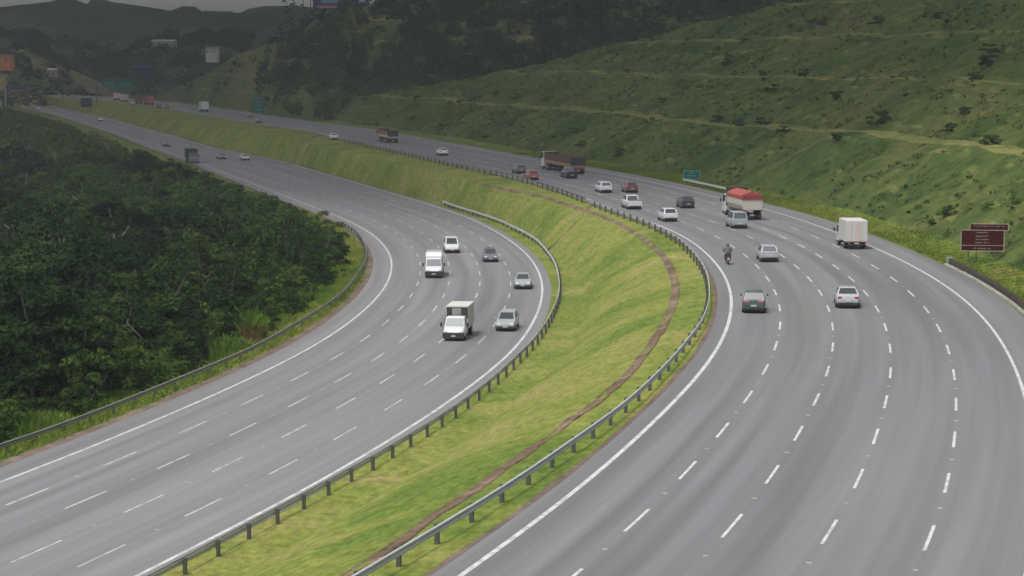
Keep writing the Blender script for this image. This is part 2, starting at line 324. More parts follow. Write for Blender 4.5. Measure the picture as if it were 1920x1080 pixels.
# painted markings, 5 mm above the asphalt
def marks(pt, W, curve, z, s0px, zpl, per, ln, name, road, farcut):
    V = []; Fq = []
    n = len(curve)
    def quad(i0, i1, d0, d1):
        """from station i0 to i1 (float) between two lateral offsets given as functions"""
        steps = max(1, int(math.ceil((i1-i0))))
        b = len(V)
        for k in range(steps+1):
            f = i0+(i1-i0)*k/steps; j = min(int(f), n-2); r_ = f-j
            for d in (d0, d1):
                a = pt(j, d(j)); c = pt(j+1, d(j+1)); q = a*(1-r_)+c*r_
                V.append((q[0], q[1], z))
        for k in range(steps): Fq.append((b+2*k, b+2*k+1, b+2*k+3, b+2*k+2))
    quad(0, n-2, lambda j: -.11, lambda j: .11)
    quad(0, n-2, lambda j: W[j]-.09, lambda j: W[j]+.09)
    mesh_np('edge_lines', list(V), list(Fq), M['line'], road); V.clear(); Fq.clear()
    s0 = P(*s0px, zpl)[:2]; i0 = int(np.argmin(np.linalg.norm(np.array([pt(j, W[j]*.3) for j in range(n)])-s0, axis=1)))
    st = (i0*2.0) % per
    for L in (1, 2, 3, 4):
        s = st
        while s+ln < (n-2)*2 and s < farcut:
            quad(s/2, (s+ln)/2, lambda j: W[j]*L/5-.065, lambda j: W[j]*L/5+.065)
            m = (s+ln+(per-ln)*.5)/2
            quad(m, m+.06, lambda j: W[j]*L/5-.09, lambda j: W[j]*L/5+.09)   # road stud
            s += per
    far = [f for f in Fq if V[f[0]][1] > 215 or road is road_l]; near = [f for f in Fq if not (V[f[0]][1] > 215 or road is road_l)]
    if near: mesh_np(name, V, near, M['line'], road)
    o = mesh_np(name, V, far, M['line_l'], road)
    return o
marks(ptR, WR, RI, .005, (1176.7, 990), 0, 10.36, 4.2, 'lane_markings', road_r, 900)
marks(ptL, WL, LI, ZL+.005, (116.7, 953), ZL, 11.26, 4.7, 'lane_markings', road_l, 900)

# ------------------------------------------------------------------ median
def XofY(c, Y): return np.interp(Y, c[:, 1], c[:, 0])
DR_px = [(650,1080),(713,1033),(763,1007),(813,973),(863,937),(913,900),(960,867),(1003,837),(1060,797),(1107,763),(1160,723),(1200,677),(1230,632.6),(1256,588),(1269.6,543.7),(1260.7,508),(1244,478.5),(1206,446),(1165,422),(1125,402),(1080,390),(1015,367),(940,352),(880,337)]
DZ = -.42
DR = extend_near(pxcurve(DR_px, DZ, smooth=15), 90)
Ydr0, Ydr1 = DR[0][1], DR[-1][1]
Y0m = max(RA_in[0][1], LA_in[0][1])+.5
Yrows = np.r_[np.arange(Y0m, 500, 2.0), np.arange(500, 1180, 4.0)]
def drainX(Y):
    xr = XofY(RA_in, Y); xl = XofY(LA_in, Y)
    x = XofY(DR, Y); far = np.clip((Y-Ydr1)/120, 0, 1)
    x = np.where(Y > Ydr1, (DR[-1][0]-XofY(RA_in, DR[-1][1]))*(1+far*1.2)+xr, x)
    return np.clip(x, xl+.25*(xr-xl), xr-1.6)
def fbm(x, y, s, seed=0., oct=4):
    return mnoise.fractal(Vector((x*s+seed, y*s-seed, seed*.37)), 1.0, 2.0, oct)
def zmed(X, Y):
    xr = XofY(RA_in, Y); xl = XofY(LA_in, Y); xd = drainX(Y)
    zD = DZ
    if X > xd:
        t = (X-xd)/(xr-xd+1e-6); z = zD+(-.02-zD)*min(1, t)**.8
        dd = X-xd
    else:
        t = (xd-X)/(xd-xl+1e-6); z = zD+.25*math.sin(min(t*5, 1)*math.pi/2)*(1-t)+(ZL-.02-zD)*min(1, t)**1.1
        sh = min(3.6, .3*(xd-xl)); q = min(1, max(0, (X-xl-sh)/(xd-xl-sh))); z = ZL-.02+(zD-ZL)*(q**.85)+(.2*math.sin(q*math.pi) if Y < 330 else -.25*math.sin(q*math.pi))
        dd = xd-X
    e = min(max(X-xl, 0), max(xr-X, 0)); k = min(1, e/2.5)
    k *= float(np.interp(Y, [300, 420], [1, .35]))
    return z+k*(.14*fbm(X, Y, .22, 3)+.04*fbm(X, Y, 1.1, 5))
def med_rows():
    V = []; rows = Yrows
    for Y in rows:
        xl = float(XofY(LA_in, Y)); xr = float(XofY(RA_in, Y)); xd = float(drainX(np.array([Y]))[0])
        xs = np.r_[np.linspace(xl, xd-1.6, 22), xd-.95, xd-.4, xd, xd+.4, xd+.95, np.linspace(xd+.95+(xr-xd-.95)*.08, xr, 12)]
        xs = np.sort(xs)
        for x in xs: V.append((x, Y, zmed(x, Y)))
    c = len(xs)
    return np.array(V), c
def drainX1(Y): return float(drainX(np.array([Y]))[0])
_dx = drainX; _cache = {}
def drainX(Y):
    if isinstance(Y, np.ndarray): return _dx(Y)
    return float(_dx(np.array([Y]))[0])
Vm, cm = med_rows()
med = mesh_np('grass_median', Vm, gridfaces(len(Yrows), cm), M['grass'], smooth=True); med['kind'] = 'structure'

# concrete drain that runs down the middle of the grass
def channel(name, path, zf, w, label, mat=M['drain']):
    V = []; n = len(path); t = tangents(path); nn = np.stack([t[:, 1], -t[:, 0]], 1)
    prof = [(-w, -.05), (-w*.9, .035), (-w*.6, .045), (-w*.45, .0), (w*.45, .0), (w*.6, .045), (w*.9, .035), (w, -.05)]
    for i in range(n):
        for d, h in prof:
            q = path[i]+nn[i]*(d*float(np.interp(path[i][1], [140, 240], [1, .6]))*(1+.18*fbm(path[i][0], path[i][1], .35, 9)))
            V.append((q[0], q[1], zmed(q[0], q[1])+.02+h+.03*fbm(q[0], q[1], .9, 2)))
    o = mesh_np(name, V, gridfaces(n, len(prof)), mat)
    return tag(o, label, 'drain')
dsel = DR[(DR[:, 1] > Y0m+2)]
def dz_at(x, y):
    xd = drainX(y); return zmed(xd, y)+.34
channel('drainage_channel', dsel, None, .38, 'long brown stained concrete drain curving through the grass median')
bp = np.array([P(1125,402,-1.5)[:2], P(1100,418,-2)[:2], P(1078,434,-2.6)[:2], P(1045,452,-3.6)[:2], P(1018,464,-4.7)[:2]])
br = resample(bp, 2.0, 2)
channel('drainage_channel', br, None, .22, 'short straight drain branching down to the lower roadway')
bp = np.array([P(600,262,-1.2)[:2], P(572,283,-2.6)[:2], P(536,304,-4.5)[:2]])
channel('drainage_channel', resample(bp, 2.0, 2), None, .8, 'far thin drain crossing the grass beyond the bend')

# ------------------------------------------------------------------ left bank and the wooded hollow inside the bend
def zleft(d):
    return float(np.interp(d, [0, .6, 1.8, 3.5, 16, 45, 90], [ZL-.02, ZL-.05, ZL-.12, ZL-.5, -10.5, -12.2, -13.4]))
ds = np.r_[0, .6, 1.2, 1.8, 2.6, 3.5, np.linspace(5, 16, 6), np.linspace(20, 90, 9)]
nLO = nLI
V = []
for i in range(len(LA_out)):
    for d in ds:
        q = LA_out[i]-nLO[i]*d
        z = zleft(d)+(.10*fbm(q[0], q[1], .6, 4) if d > .5 else 0)+(.6*fbm(q[0], q[1], .08, 8) if d > 5 else 0)
        V.append((q[0], q[1], z))
V = np.array(V).reshape(len(LA_out), len(ds), 3)
k = 6
o = mesh_np('grass_verge', V[:, :k+1].reshape(-1, 3), gridfaces(len(LA_out), k+1, False), M['verge'], smooth=True); o['kind'] = 'structure'
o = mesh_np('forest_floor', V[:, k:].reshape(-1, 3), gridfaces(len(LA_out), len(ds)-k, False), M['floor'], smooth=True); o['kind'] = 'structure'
# bare reddish earth line at the asphalt's edge
def jagged_strip(name, edge, nrm, w0, w1, z, mat, seed, kind='structure'):
    n = len(edge); V = []
    for i in range(n):
        for f in (0, 1):
            ww = w0 if f == 0 else w1*(.55+.9*abs(fbm(edge[i][0], edge[i][1], .35, seed)))
            q = edge[i]+nrm[i]*ww; V.append((q[0], q[1], z))
    o = mesh_np(name, V, gridfaces(n, 2, False), mat); o['kind'] = kind; return o
jagged_strip('earth_margin', LA_out, -nLO, -.25, .75, ZL+.012, M['dirt'], 3)
jagged_strip('earth_margin', RA_in, -nRI, -.1, .22, .010, M['dirt'], 6)

# ------------------------------------------------------------------ right cut slope with benches
cap_Y = [0, 380, 422, 460, 500, 560, 580, 650, 700, 760, 1300]; cap_Z = [70, 50, 34, 29, 25.5, 17.5, 14, 8.5, 5, 1.2, .6]
def profile(d):
    if d < 2.2: return -.03-.10*d/2.2
    if d < 5: return -.13+.35*(d-2.2)/2.8
    b = (d-5)/16.5; k = int(b); f = (b-k)*16.5
    return .22+k*7.5+(min(f, 13)/13*7.35 if f < 13 else 7.35+.15*(f-13)/3.5)
def zslope(x, y, d, Yst):
    cap = float(np.interp(Yst, cap_Y, cap_Z)); z = profile(d)
    if z > cap:
        dc = 5+(cap/7.5)*16.5; z = min(z, cap-.22*(d-dc)) if d > dc else cap
    r = min(1, max(0, (d-3)/4)); f = (d-5) % 16.5; q = .18 if f > 12.6 else min(1, .2+min(f, 12.6-f)*.35)
    z += r*(.9*fbm(x, y, .035, 11)+q*(.75*fbm(x, y, .16, 12)+.45*abs(fbm(x, y, .5, 13))))
    return z
iS = [i for i in range(len(RA_out)) if RA_out[i][1] < 1150]
dsr = np.r_[0, .7, 1.4, 2.2, 3, 4, 5, np.arange(6.2, 112, 1.3), np.arange(112, 190, 4)]
V = np.zeros((len(iS), len(dsr), 3))
for a, i in enumerate(iS):
    Yst = RA_out[i][1]
    for b_, d in enumerate(dsr):
        q = RA_out[i]+nRI[i]*d
        V[a, b_] = (q[0], q[1], zslope(q[0], q[1], d, Yst))
SLOPE = V
k = 6
o = mesh_np('grass_verge', V[:, :k+1].reshape(-1, 3), gridfaces(len(iS), k+1), M['verge'], smooth=True); o['kind'] = 'structure'
o = mesh_np('terraced_hillside', V[:, k:].reshape(-1, 3), gridfaces(len(iS), len(dsr)-k), M['slope'], smooth=True); o['kind'] = 'structure'

# ------------------------------------------------------------------ ground sheet out to the horizon
def ground_z(x, y):
    return float(np.interp(y, [-900, 900, 1050, 9000], [-14.2, -14.2, -6.2, -6.2]))
gx = np.r_[np.linspace(-8000, -400, 12), np.linspace(-300, 400, 15), np.linspace(600, 8000, 10)]; gy = np.r_[-900, -300, 0, np.linspace(100, 1200, 23), np.linspace(1500, 8500, 12)]
V = [(x, y, ground_z(x, y)) for y in gy for x in gx]
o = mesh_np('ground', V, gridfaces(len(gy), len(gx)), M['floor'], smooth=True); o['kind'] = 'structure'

# ------------------------------------------------------------------ leaf clumps
def leaf_quads(cent, size, n_per, spread, rng, flat=.45):
    """n_per leaf faces round each centre, each tilted its own way"""
    c = np.repeat(cent, n_per, 0); m = len(c); sp_ = np.repeat(spread, n_per)
    d = rng.normal(size=(m, 3)); d /= np.linalg.norm(d, axis=1)[:, None]; d[:, 2] = np.abs(d[:, 2])*.9-.25
    pos = c+d*(sp_*rng.uniform(.55, 1.05, m))[:, None]*np.array([1, 1, .8])
    nrm = d+rng.normal(size=(m, 3))*.55; nrm[:, 2] += flat; nrm /= np.linalg.norm(nrm, axis=1)[:, None]
    a = np.cross(nrm, rng.normal(size=(m, 3))); a /= np.linalg.norm(a, axis=1)[:, None]; b = np.cross(nrm, a)
    s = size*rng.uniform(.6, 1.35, m)[:, None]
    a = a*s; b = b*s*.62
    V = np.stack([pos-a, pos-b*.9+a*.1, pos+a, pos+b*.9-a*.1], 1).reshape(-1, 3)
    return V
def quadidx(nv): return np.arange(nv).reshape(-1, 4)
def crown_cloud(rng, h, rad, nclump, leaf, per, umb=False):
    t = rng.uniform(0, 2*np.pi, nclump); r = rad*np.sqrt(rng.uniform(0.02, 1, nclump))
    z = h*(.20+.77*rng.uniform(0, 1, nclump)*(1-.55*(r/rad)**2)) if not umb else h*(.78+.2*rng.uniform(0, 1, nclump)*(1-(r/rad)**2))
    lob = 1+.22*np.sin(2*t+rng.uniform(0, 6))+.15*np.sin(5*t+rng.uniform(0, 6))
    c = np.stack([r*lob*np.cos(t), r*lob*np.sin(t), z], 1)
    return leaf_quads(c, leaf, per, rad*rng.uniform(.16, .34, nclump), rng), c
def limb_mesh(rng, h, cl, r0=.17, nl=5):
    mb = MB(); p = Vector((0, 0, -1.5)); q = Vector((rng.uniform(-.3, .3), rng.uniform(-.3, .3), h*.5))
    mb.tube(p, q, r0, r0*.7, 7)
    top = Vector(cl[np.argmax(cl[:, 2])]); mb.tube(q, top, r0*.7, r0*.2, 6)
    for i in rng.choice(len(cl), min(nl, len(cl)), replace=False):
        a = q.lerp(top, rng.uniform(0, .5)); mb.tube(a, Vector(cl[i]), r0*.42, r0*.1, 5)
    return mb
def make_tree(rng, h, rad, ncl, leaf, per, lm, bm, name='forest_tree', umb=False, r0=.17, loc=(0, 0, 0)):
    root = empty(name, loc)
    V, cl = crown_cloud(rng, h, rad, ncl, leaf, per, umb)
    limb_mesh(rng, h, cl, r0).build('trunk', bm, root)
    mesh_np('crown', V, quadidx(len(V)), lm, root)
    return root
variants = []
for k_, (h, rad, ncl, leaf, per, umb, lm) in enumerate([(10, 3.6, 60, .18, 105, 0, 'leaf'), (11, 4.2, 70, .19, 105, 0, 'leaf'), (9, 3.4, 54, .17, 105, 0, 'leaf'), (12, 4.4, 56, .20, 120, 1, 'leaf'),
                                               (8, 3.0, 44, .17, 105, 0, 'leaf2'), (11.5, 3.2, 56, .18, 105, 0, 'leaf'), (10, 4.6, 66, .19, 110, 1, 'leaf'), (9.5, 3.6, 56, .16, 110, 0, 'leaf2')]):
    variants.append((h, rad, make_tree(np.random.default_rng(40+k_), h, rad, ncl, leaf, per, M[lm], M['bark_pale'] if umb else M['bark'], umb=bool(umb))))
used = set()
LOs = LA_out[::2]
def d_left(x, y): return float(np.min(np.hypot(LOs[:, 0]-x, LOs[:, 1]-y)))
BX = [-400, 0, 20, 100, 213, 333, 360, 470, 560, 665, 690, 700]; BY = [185, 190, 197, 217, 253, 297, 308, 350, 384, 427, 470, 486]
cands = []
rngT = np.random.default_rng(11)
yy = 100.0
while yy < 1080:
    stp = 5.2+yy*.006; xx = -.32*yy-40
    while xx < -5:
        x = xx+rngT.uniform(-.4, .4)*stp; y = yy+rngT.uniform(-.4, .4)*stp; xx += stp
        if x > XofY(LA_out, y): continue
        d = d_left(x, y)
        if d < 5.2: continue
        px, py = proj((x, y, -8))
        if px < -130: continue
        cands.append((y, x, d))
    yy += stp
cands.sort()
trees = []; rest = []
for y, x, d in cands:
    v = int(rngT.integers(0, len(variants)))
    if d < 17 and v in (3, 6): v = 4 if v == 3 else 0
    if y > 260 and rngT.uniform() < .45: v = (4, 7)[int(rngT.integers(0, 2))]
    h, rad, root = variants[v]
    s = rngT.uniform(.8, 1.3)
    if d < 7: s *= rngT.uniform(.4, .65)
    elif d < 10: s *= .8
    zg = zleft(d)+.2
    # keep the far carriageway in view over the tree tops
    okk = False
    for _ in range(14):
        tx, ty = proj((x, y, zg+h*s)); lim = float(np.interp(tx, BX, BY))
        lx, ly = proj((x+rad*s, y, zg+h*s*.6)); lim2 = float(np.interp(lx, BX, BY))
        if ty > lim+3 and (lx < 660 or y < 240) and ly > lim2: okk = True; break
        s *= .88
        if h*s < 2.2: break
    if not okk: continue
    if rad*s*.95 > d-2.8: s = (d-2.8)/(rad*.95)
    if h*s < 2: continue
    (trees if len(trees) < 285 else rest).append((x, y, zg, v, s, d))
G_F = 'dark broadleaf trees of the wood inside the bend'
for n_, (x, y, zg, v, s, d) in enumerate(trees):
    h, rad, root = variants[v]
    o = root if v not in used else copy_tree(root); used.add(v)
    o.location = (x, y, zg); o.rotation_euler = (0, 0, rngT.uniform(0, 6.28)); o.scale = (s*rngT.uniform(.9, 1.15), s*rngT.uniform(.9, 1.15), s)
    if v in (4, 7): tag(o, 'lighter green leafy tree crowded among darker trees inside the bend', 'tree', 'lighter green trees of the wood inside the bend')
    elif v in (3, 6): tag(o, 'flat topped dark tree on a pale trunk in the wood inside the bend', 'tree', 'flat topped trees of the wood inside the bend')
    else: tag(o, 'dark green rounded tree packed in the dense wood inside the bend', 'tree', G_F)
# bushes that close the wood's edge down to the verge
bush = []
for k_ in range(4):
    r_ = np.random.default_rng(300+k_); root = empty('forest_bush', (0, 0, 0)); cl = np.stack([r_.normal(0, .9, 30), r_.normal(0, .9, 30), r_.uniform(-.2, 3.0, 30)], 1)
    V = leaf_quads(cl, .14, 80, r_.uniform(.4, .8, 30), r_); mesh_np('foliage', V, quadidx(len(V)), M['leaf2' if k_ < 2 else 'bushleaf'], root)
    mb = MB(); [mb.tube((0, 0, -.8), Vector(cl[q])*.9, .06, .02, 5) for q in range(6)]; mb.build('stem', M['bark'], root); bush.append(root)
REEDS = [P(x_, y_, -5.6) for x_, y_ in ((476, 642), (428, 668), (86, 812), (530, 612), (600, 560), (640, 520), (455, 650))]
usedb = set(); e_ = np.where((LA_out[:, 1] > 100) & (LA_out[:, 1] < 420))[0]
for i in e_:
    for _ in range(2 if LA_out[i][1] < 260 else 1):
        if rngT.uniform() < .18: continue
        d = rngT.uniform(4.4, 8.5); q = LA_out[i]-nLO[i]*d
        if min(np.hypot(*(q-r_[:2])) for r_ in REEDS) < 3.4: continue
        s = rngT.uniform(.55, 1.15)*(.75 if d < 5.6 else 1.15)
        v = int(rngT.integers(0, 4)); o = bush[v] if v not in usedb else copy_tree(bush[v]); usedb.add(v)
        o.location = (q[0], q[1], zleft(d)-.1); o.rotation_euler = (0, 0, rngT.uniform(0, 6.28)); o.scale = (s, s, s*rngT.uniform(.8, 1.3))
        if v > 1: tag(o, 'lighter green bush at the edge of the wood behind the left guardrail', 'bush', 'lighter bushes along the edge of the wood')
        else: tag(o, 'dark leafy bush at the edge of the wood behind the left guardrail', 'bush', 'dark bushes along the edge of the wood')
# the far rest of the wood reads as one mass
lowv = []
for k_ in range(5):
    r_ = np.random.default_rng(80+k_); lowv.append(crown_cloud(r_, 10, 4.0, 30, .55, 16)[0])
def mass(name, places, mat, label, parts=lowv, base=10., group=None, cat='woodland'):
    chunks = []
    for (x, y, z, s, a) in places:
        V = parts[int(abs(x*7+y*3)) % len(parts)]; ca, sa = math.cos(a), math.sin(a)
        W = np.empty_like(V); W[:, 0] = (V[:, 0]*ca-V[:, 1]*sa)*s+x; W[:, 1] = (V[:, 0]*sa+V[:, 1]*ca)*s+y; W[:, 2] = V[:, 2]*s+z
        chunks.append(W)
    V = np.concatenate(chunks); o = mesh_np(name, V, quadidx(len(V)), mat)
    return tag(o, label, cat, kind='stuff')
if rest:
    mass('woodland', [(x, y, zg, s*variants[v][0]/10, rngT.uniform(0, 6)) for x, y, zg, v, s, d in rest], M['bushleaf'], 'far wooded slope below the distant carriageway')

# ------------------------------------------------------------------ tall grass clumps and a slender tree by the left rail
def reeds(name, px, z, n, h, rad, mats, label, cat='grass clump', seed=1, group=None):
    rng = np.random.default_rng(seed); base = P(*px, z)
    root = empty(name, base, 0, label, cat, group)
    for part, mat, hh, nn in mats:
        V = []
        for _ in range(nn):
            t = rng.uniform(0, 6.28); r_ = rad*math.sqrt(rng.uniform(0, 1)); x, y = r_*math.cos(t), r_*math.sin(t); H = h*hh*rng.uniform(.6, 1.1)*(1-.35*(r_/rad)**2)
            w = .05; a = rng.uniform(0, 6.28); lx, ly = rng.normal(0, .12*H, 2)
            dx, dy = w*math.cos(a), w*math.sin(a)
            V += [(x-dx, y-dy, -.6), (x+dx, y+dy, -.6), (x+lx*.5+dx, y+ly*.5+dy, H*.6), (x+lx*.5-dx, y+ly*.5-dy, H*.6)]
            V += [(x+lx*.5-dx, y+ly*.5-dy, H*.6), (x+lx*.5+dx, y+ly*.5+dy, H*.6), (x+lx*1.6+dx*.2, y+ly*1.6+dy*.2, H*.95), (x+lx*1.6, y+ly*1.6, H)]
        mesh_np(part, V, quadidx(len(V)), mat, root)
    return root
reeds('cane_clump', (474, 644), -5.5, 0, 3.0, 1.0, [('dry_stalks', M['reed_red'], .62, 900), ('green_tips', M['reed_green'], 1.0, 420)], 'tall cane clump with dry reddish stalks and green tips behind the left guardrail', 'cane', 3)
for i, (px, z, h, r_, lab) in enumerate([((428, 668), -5.7, 1.7, 1.9, 'bright green grass clump just below the reddish cane'), ((86, 812), -5.9, 1.5, 2.0, 'bright green grass clump behind the rail at the lower left edge of the wood'),
        ((20, 838), -5.9, .9, 1.3, 'low grass clump at the nearest end of the left guardrail'), ((530, 612), -5.7, 1.2, 1.6, 'small bright grass clump between the reddish cane and the tree edge'),
        ((600, 560), -5.7, 1.4, 2.2, 'wide bright grass clump behind the bending left guardrail'), ((640, 520), -5.8, 1.4, 2.4, 'bright grass clump where the wood ends near the bend'), ((175, 768), -5.9, .9, 1.7, 'low yellow green grass tuft beside the dark wood edge'), ((225, 752), -5.9, .8, 1.4, 'thin pale grass tuft under the slender pale trunk')]):
    reeds('grass_clump', px, z, 0, h, r_, [('blades', M['reed_green'], 1.0, 900)], lab, seed=20+i)
# slender forked tree with pale trunk at the wood edge
rs = np.random.default_rng(5); b0 = P(150, 775, -6.6); b0[2] = -7.4
root = empty('slender_tree', b0, 0, 'slender tree with a pale forked trunk at the near edge of the wood', 'tree')
mb = MB(); mb.tube((0, 0, -.8), (-.1, 0, 1.8), .11, .09, 7); mb.tube((-.1, 0, 1.8), (-.9, .2, 6.2), .08, .04, 6); mb.tube((-.1, 0, 1.8), (.55, -.2, 6.6), .08, .04, 6); mb.build('trunk', M['bark_pale'], root)
cl = np.stack([rs.normal(0, 1.3, 26), rs.normal(0, 1.0, 26), rs.uniform(5.2, 7.8, 26)], 1); V = leaf_quads(cl, .2, 50, rs.uniform(.4, .8, 26), rs); mesh_np('crown', V, quadidx(len(V)), M['leaf2'], root)

# ------------------------------------------------------------------ guardrails
def guardrail(name, path, zf, side, mat, label, spacing, first=0, postmat=None, hgt=.78):
    n = len(path); t = tangents(path); nn = np.stack([t[:, 1], -t[:, 0]], 1)*side
    mid = path[n//2]; base = (float(mid[0]), float(mid[1]), zf(mid[0], mid[1]))
    root = empty(name, base, 0, label, 'guardrail')
    zz = np.array([zf(p[0], p[1]) for p in path]); zz = smooth1(zz, 6)
    prof = [(.00, 0), (.05, .03), (.05, .09), (.0, .13), (.0, .18), (.05, .22), (.05, .28), (0, .31), (-.012, .31), (.03, .28), (.03, .22), (-.02, .18), (-.02, .13), (.03, .09), (.03, .03), (-.012, 0)]
    V = []
    for i in range(n):
        for d, h in prof:
            q = path[i]+nn[i]*d; V.append((q[0]-base[0], q[1]-base[1], zz[i]+hgt-.31+h-base[2]))
    c = len(prof); i_ = np.arange(n-1)[:, None]*c; j = np.arange(c)[None, :]; j2 = (np.arange(c)+1)[None, :] % c
    Fq = np.stack([i_+j, i_+j2, i_+c+j2, i_+c+j], -1).reshape(-1, 4)
    mesh_np('beam', V, Fq, mat, root)
    arc = np.r_[0, np.cumsum(np.linalg.norm(np.diff(path, axis=0), axis=1))]
    pm = MB(); pm.box(-.055, .055, -.085, .085, -.45, hgt-.02); first_post = None
    s = first; cnt = 0
    while s < arc[-1] and cnt < 99:
        x = np.interp(s, arc, path[:, 0]); y = np.interp(s, arc, path[:, 1]); tx = np.interp(s, arc, t[:, 0]); ty = np.interp(s, arc, t[:, 1]); nx, ny = ty*side, -tx*side
        z = np.interp(s, arc, zz)
        if first_post is None: o = pm.build('post', postmat or M['post'], root); first_post = o
        else: o = first_post.copy(); COL.objects.link(o); o.parent = root
        o.location = (x-nx*.14-base[0], y-ny*.14-base[1], z-base[2]); o.rotation_euler = (0, 0, math.atan2(ty, tx)); s += spacing; cnt += 1
    return root
LR_px = [(290,1108),(355,1072),(424,1035),(487,1001.7),(541.7,970),(593,940),(639,916.7),(682,890),(722,868),(757,848),(789,826.7),(818,808),(843,791.7),(867,773),(887.7,760),(905.7,743),(923,730),(939,716.7),(951.7,703),(978.6,676),(999,657),(1014.8,636),(1029,612),(1040,590),(1047,572),(1050,549),(1047,523.7),(1040,501.6),(1027,482.8),(1014.8,467),(996,451),(964,435.5),(933,419.8),(857,395.5),(813,380),(740,357),(640,327),(560,303)]
LR = pxcurve(LR_px, ZL-.08, smooth=12); LR = np.array([[min(max(x, float(XofY(LA_in, y))+.45), float(XofY(LA_in, y))+3.2), y] for x, y in LR if y < 338])
LR = extend_near(LR, 20, k=8)
guardrail('guardrail', LR, lambda x, y: zmed(float(x), float(y)), -1, M['rail'], 'long steel guardrail along the inner edge of the lower left roadway', 3.6, 1.2)
LG_px = [(-60,876),(15,848),(72.7,831.7),(123,810),(169,795),(213,778),(253,760),(306.7,740),(350,721),(394,702),(444,683),(533,634),(613,585),(645,558),(667,531),(682,505),(688,486),(683,463),(671,445),(640,424)]
LG = pxcurve(LG_px, ZL-.1, smooth=10)
guardrail('guardrail', LG, lambda x, y: zleft(d_left(x, y)), 1, M['rail_dark'], 'weathered guardrail between the left roadway and the dark wood', 3.6, 1.0)
RG_px = [(620,1150),(720,1085),(838,1018),(960,944),(1060,868),(1127,824),(1193,770),(1227,735),(1247,714),(1283,671),(1320,622),(1330,590),(1331,566),(1325,524),(1306,492),(1267,454),(1228,435),(1165,406),(1095,379),(1030,357),(945,335),(860,318),(773,297),(700,281),(640,267)]
RG0 = pxcurve(RG_px, -.25, smooth=14)
RG = extend_near(RG0, 26, k=8); cut = int(len(RG)*.5)
zf_r = lambda x, y: zmed(float(x), float(y))
# keep the rail on the grass, off the asphalt
RG = np.array([[min(x, float(XofY(RA_in, y))-.5), y] for x, y in RG])
guardrail('guardrail', RG[:cut+1], zf_r, 1, M['rail'], 'near steel guardrail on the grass beside the right roadway', 3.8, 2)
guardrail('guardrail', RG[cut+2:], zf_r, 1, M['rail_dark'], 'far steel guardrail running along the right roadway past the motorcycle', 3.8, 2)  # darker steel carries the shade on this rail's back
# low dark wall at the outer right edge
i0 = int(np.argmin(np.linalg.norm(RA_out-P(1750, 495, 0)[:2], axis=1)))
wp = RA_out[max(0, i0-62):i0+1]+nRI[max(0, i0-62):i0+1]*.45
t = tangents(wp); nn = np.stack([t[:, 1], -t[:, 0]], 1); base = (*wp[-1], 0)
root = empty('roadside_wall', base, 0, 'low dark concrete wall along the outer edge of the right roadway below the brown sign', 'wall')
def sweep(name, prof, mat, parent, path, nn, base):
    V = []
    for i in range(len(path)):
        for d, h in prof:
            q = path[i]+nn[i]*d; V.append((q[0]-base[0], q[1]-base[1], h-base[2]))
    c = len(prof); n = len(path); i_ = np.arange(n-1)[:, None]*c; j = np.arange(c)[None, :]; j2 = (np.arange(c)+1)[None, :] % c
    o = mesh_np(name, V, np.stack([i_+j, i_+j2, i_+c+j2, i_+c+j], -1).reshape(-1, 4), mat, parent)
    return o
sweep('wall_panel', [(0, -.3), (.05, .56), (.2, .56), (.26, -.3)], M['conc'], root, wp, nn, base)
sweep('kerb', [(-.32, -.2), (-.32, .10), (-.04, .12), (-.04, -.2)], M['conc_l'], root, wp, nn, base)
mb = MB(); mb.box(-.12, .36, -.2, .1, -.3, .66); mb.build('end_block', M['conc_l'], root, bevel=.03).rotation_euler = (0, 0, math.atan2(nn[-1][1], nn[-1][0]))
# short guardrail by the far green sign
j0 = int(np.argmin(np.linalg.norm(RA_out-P(1400, 374, 0)[:2], axis=1))); j1 = int(np.argmin(np.linalg.norm(RA_out-P(1235, 342, 0)[:2], axis=1)))
RG3 = RA_out[j0:j1]+nRI[j0:j1]*.8
guardrail('guardrail', RG3, lambda x, y: -.05, -1, M['rail'], 'short guardrail at the road edge under the small green sign', 3.8, 1)
# ------------------------------------------------------------------ wooded hill behind, with an old terraced cut on its left
mid_X = [-182, -172, -161, -150, -141, -132, -120, -92, -75, -60, -45, 0, 100, 260]; mid_H = [-2, 1, 5, 9, 12, 15, 21, 26, 32, 36, 40, 56, 76, 90]
oX = RA_out[::-1]; oX = oX[oX[:, 1] > 560]
def foot(X):
    far = np.interp(X, oX[:, 0], oX[:, 1]) if X < -55 else np.interp(X, [-55, 0, 260], [655, 640, 600])
    return float(far)+14
def zmid(X, Y):
    d = (Y-foot(X))*.80+2.0*fbm(X, Y, .03, 51); cap = float(np.interp(X, mid_X, mid_H))
    if d < 0: z = -.5+max(-3, d*.15)
    else:
        k = int(d/12.5); f = d-k*12.5; z = k*6.5+(min(f, 9.5)/9.5*6.3 if f < 9.5 else 6.3+.2*(f-9.5)/3)
        if X > -95: z = z*.2+.8*d*.52 if X > -70 else z
    if z > cap:
        dc = cap/6.5*12.5; z = cap-.28*max(0, d-dc)
    return z+min(1, max(0, d/8))*((1.6 if X > -90 else .8)*fbm(X, Y, .025, 21)+(.5 if X > -90 else .15)*fbm(X, Y, .12, 22))
mx = np.arange(-215, 262, 3.0); mt = np.r_[np.arange(-26, 110, 2.2), np.arange(112, 330, 8)]
V = [(x, foot(x)+t, zmid(x, foot(x)+t)) for t in mt for x in mx]
MIDV = np.array(V)
o = mesh_np('wooded_hill', V, gridfaces(len(mt), len(mx)), M['slope2'], smooth=True); o['kind'] = 'structure'
rh = np.random.default_rng(31); pl = []
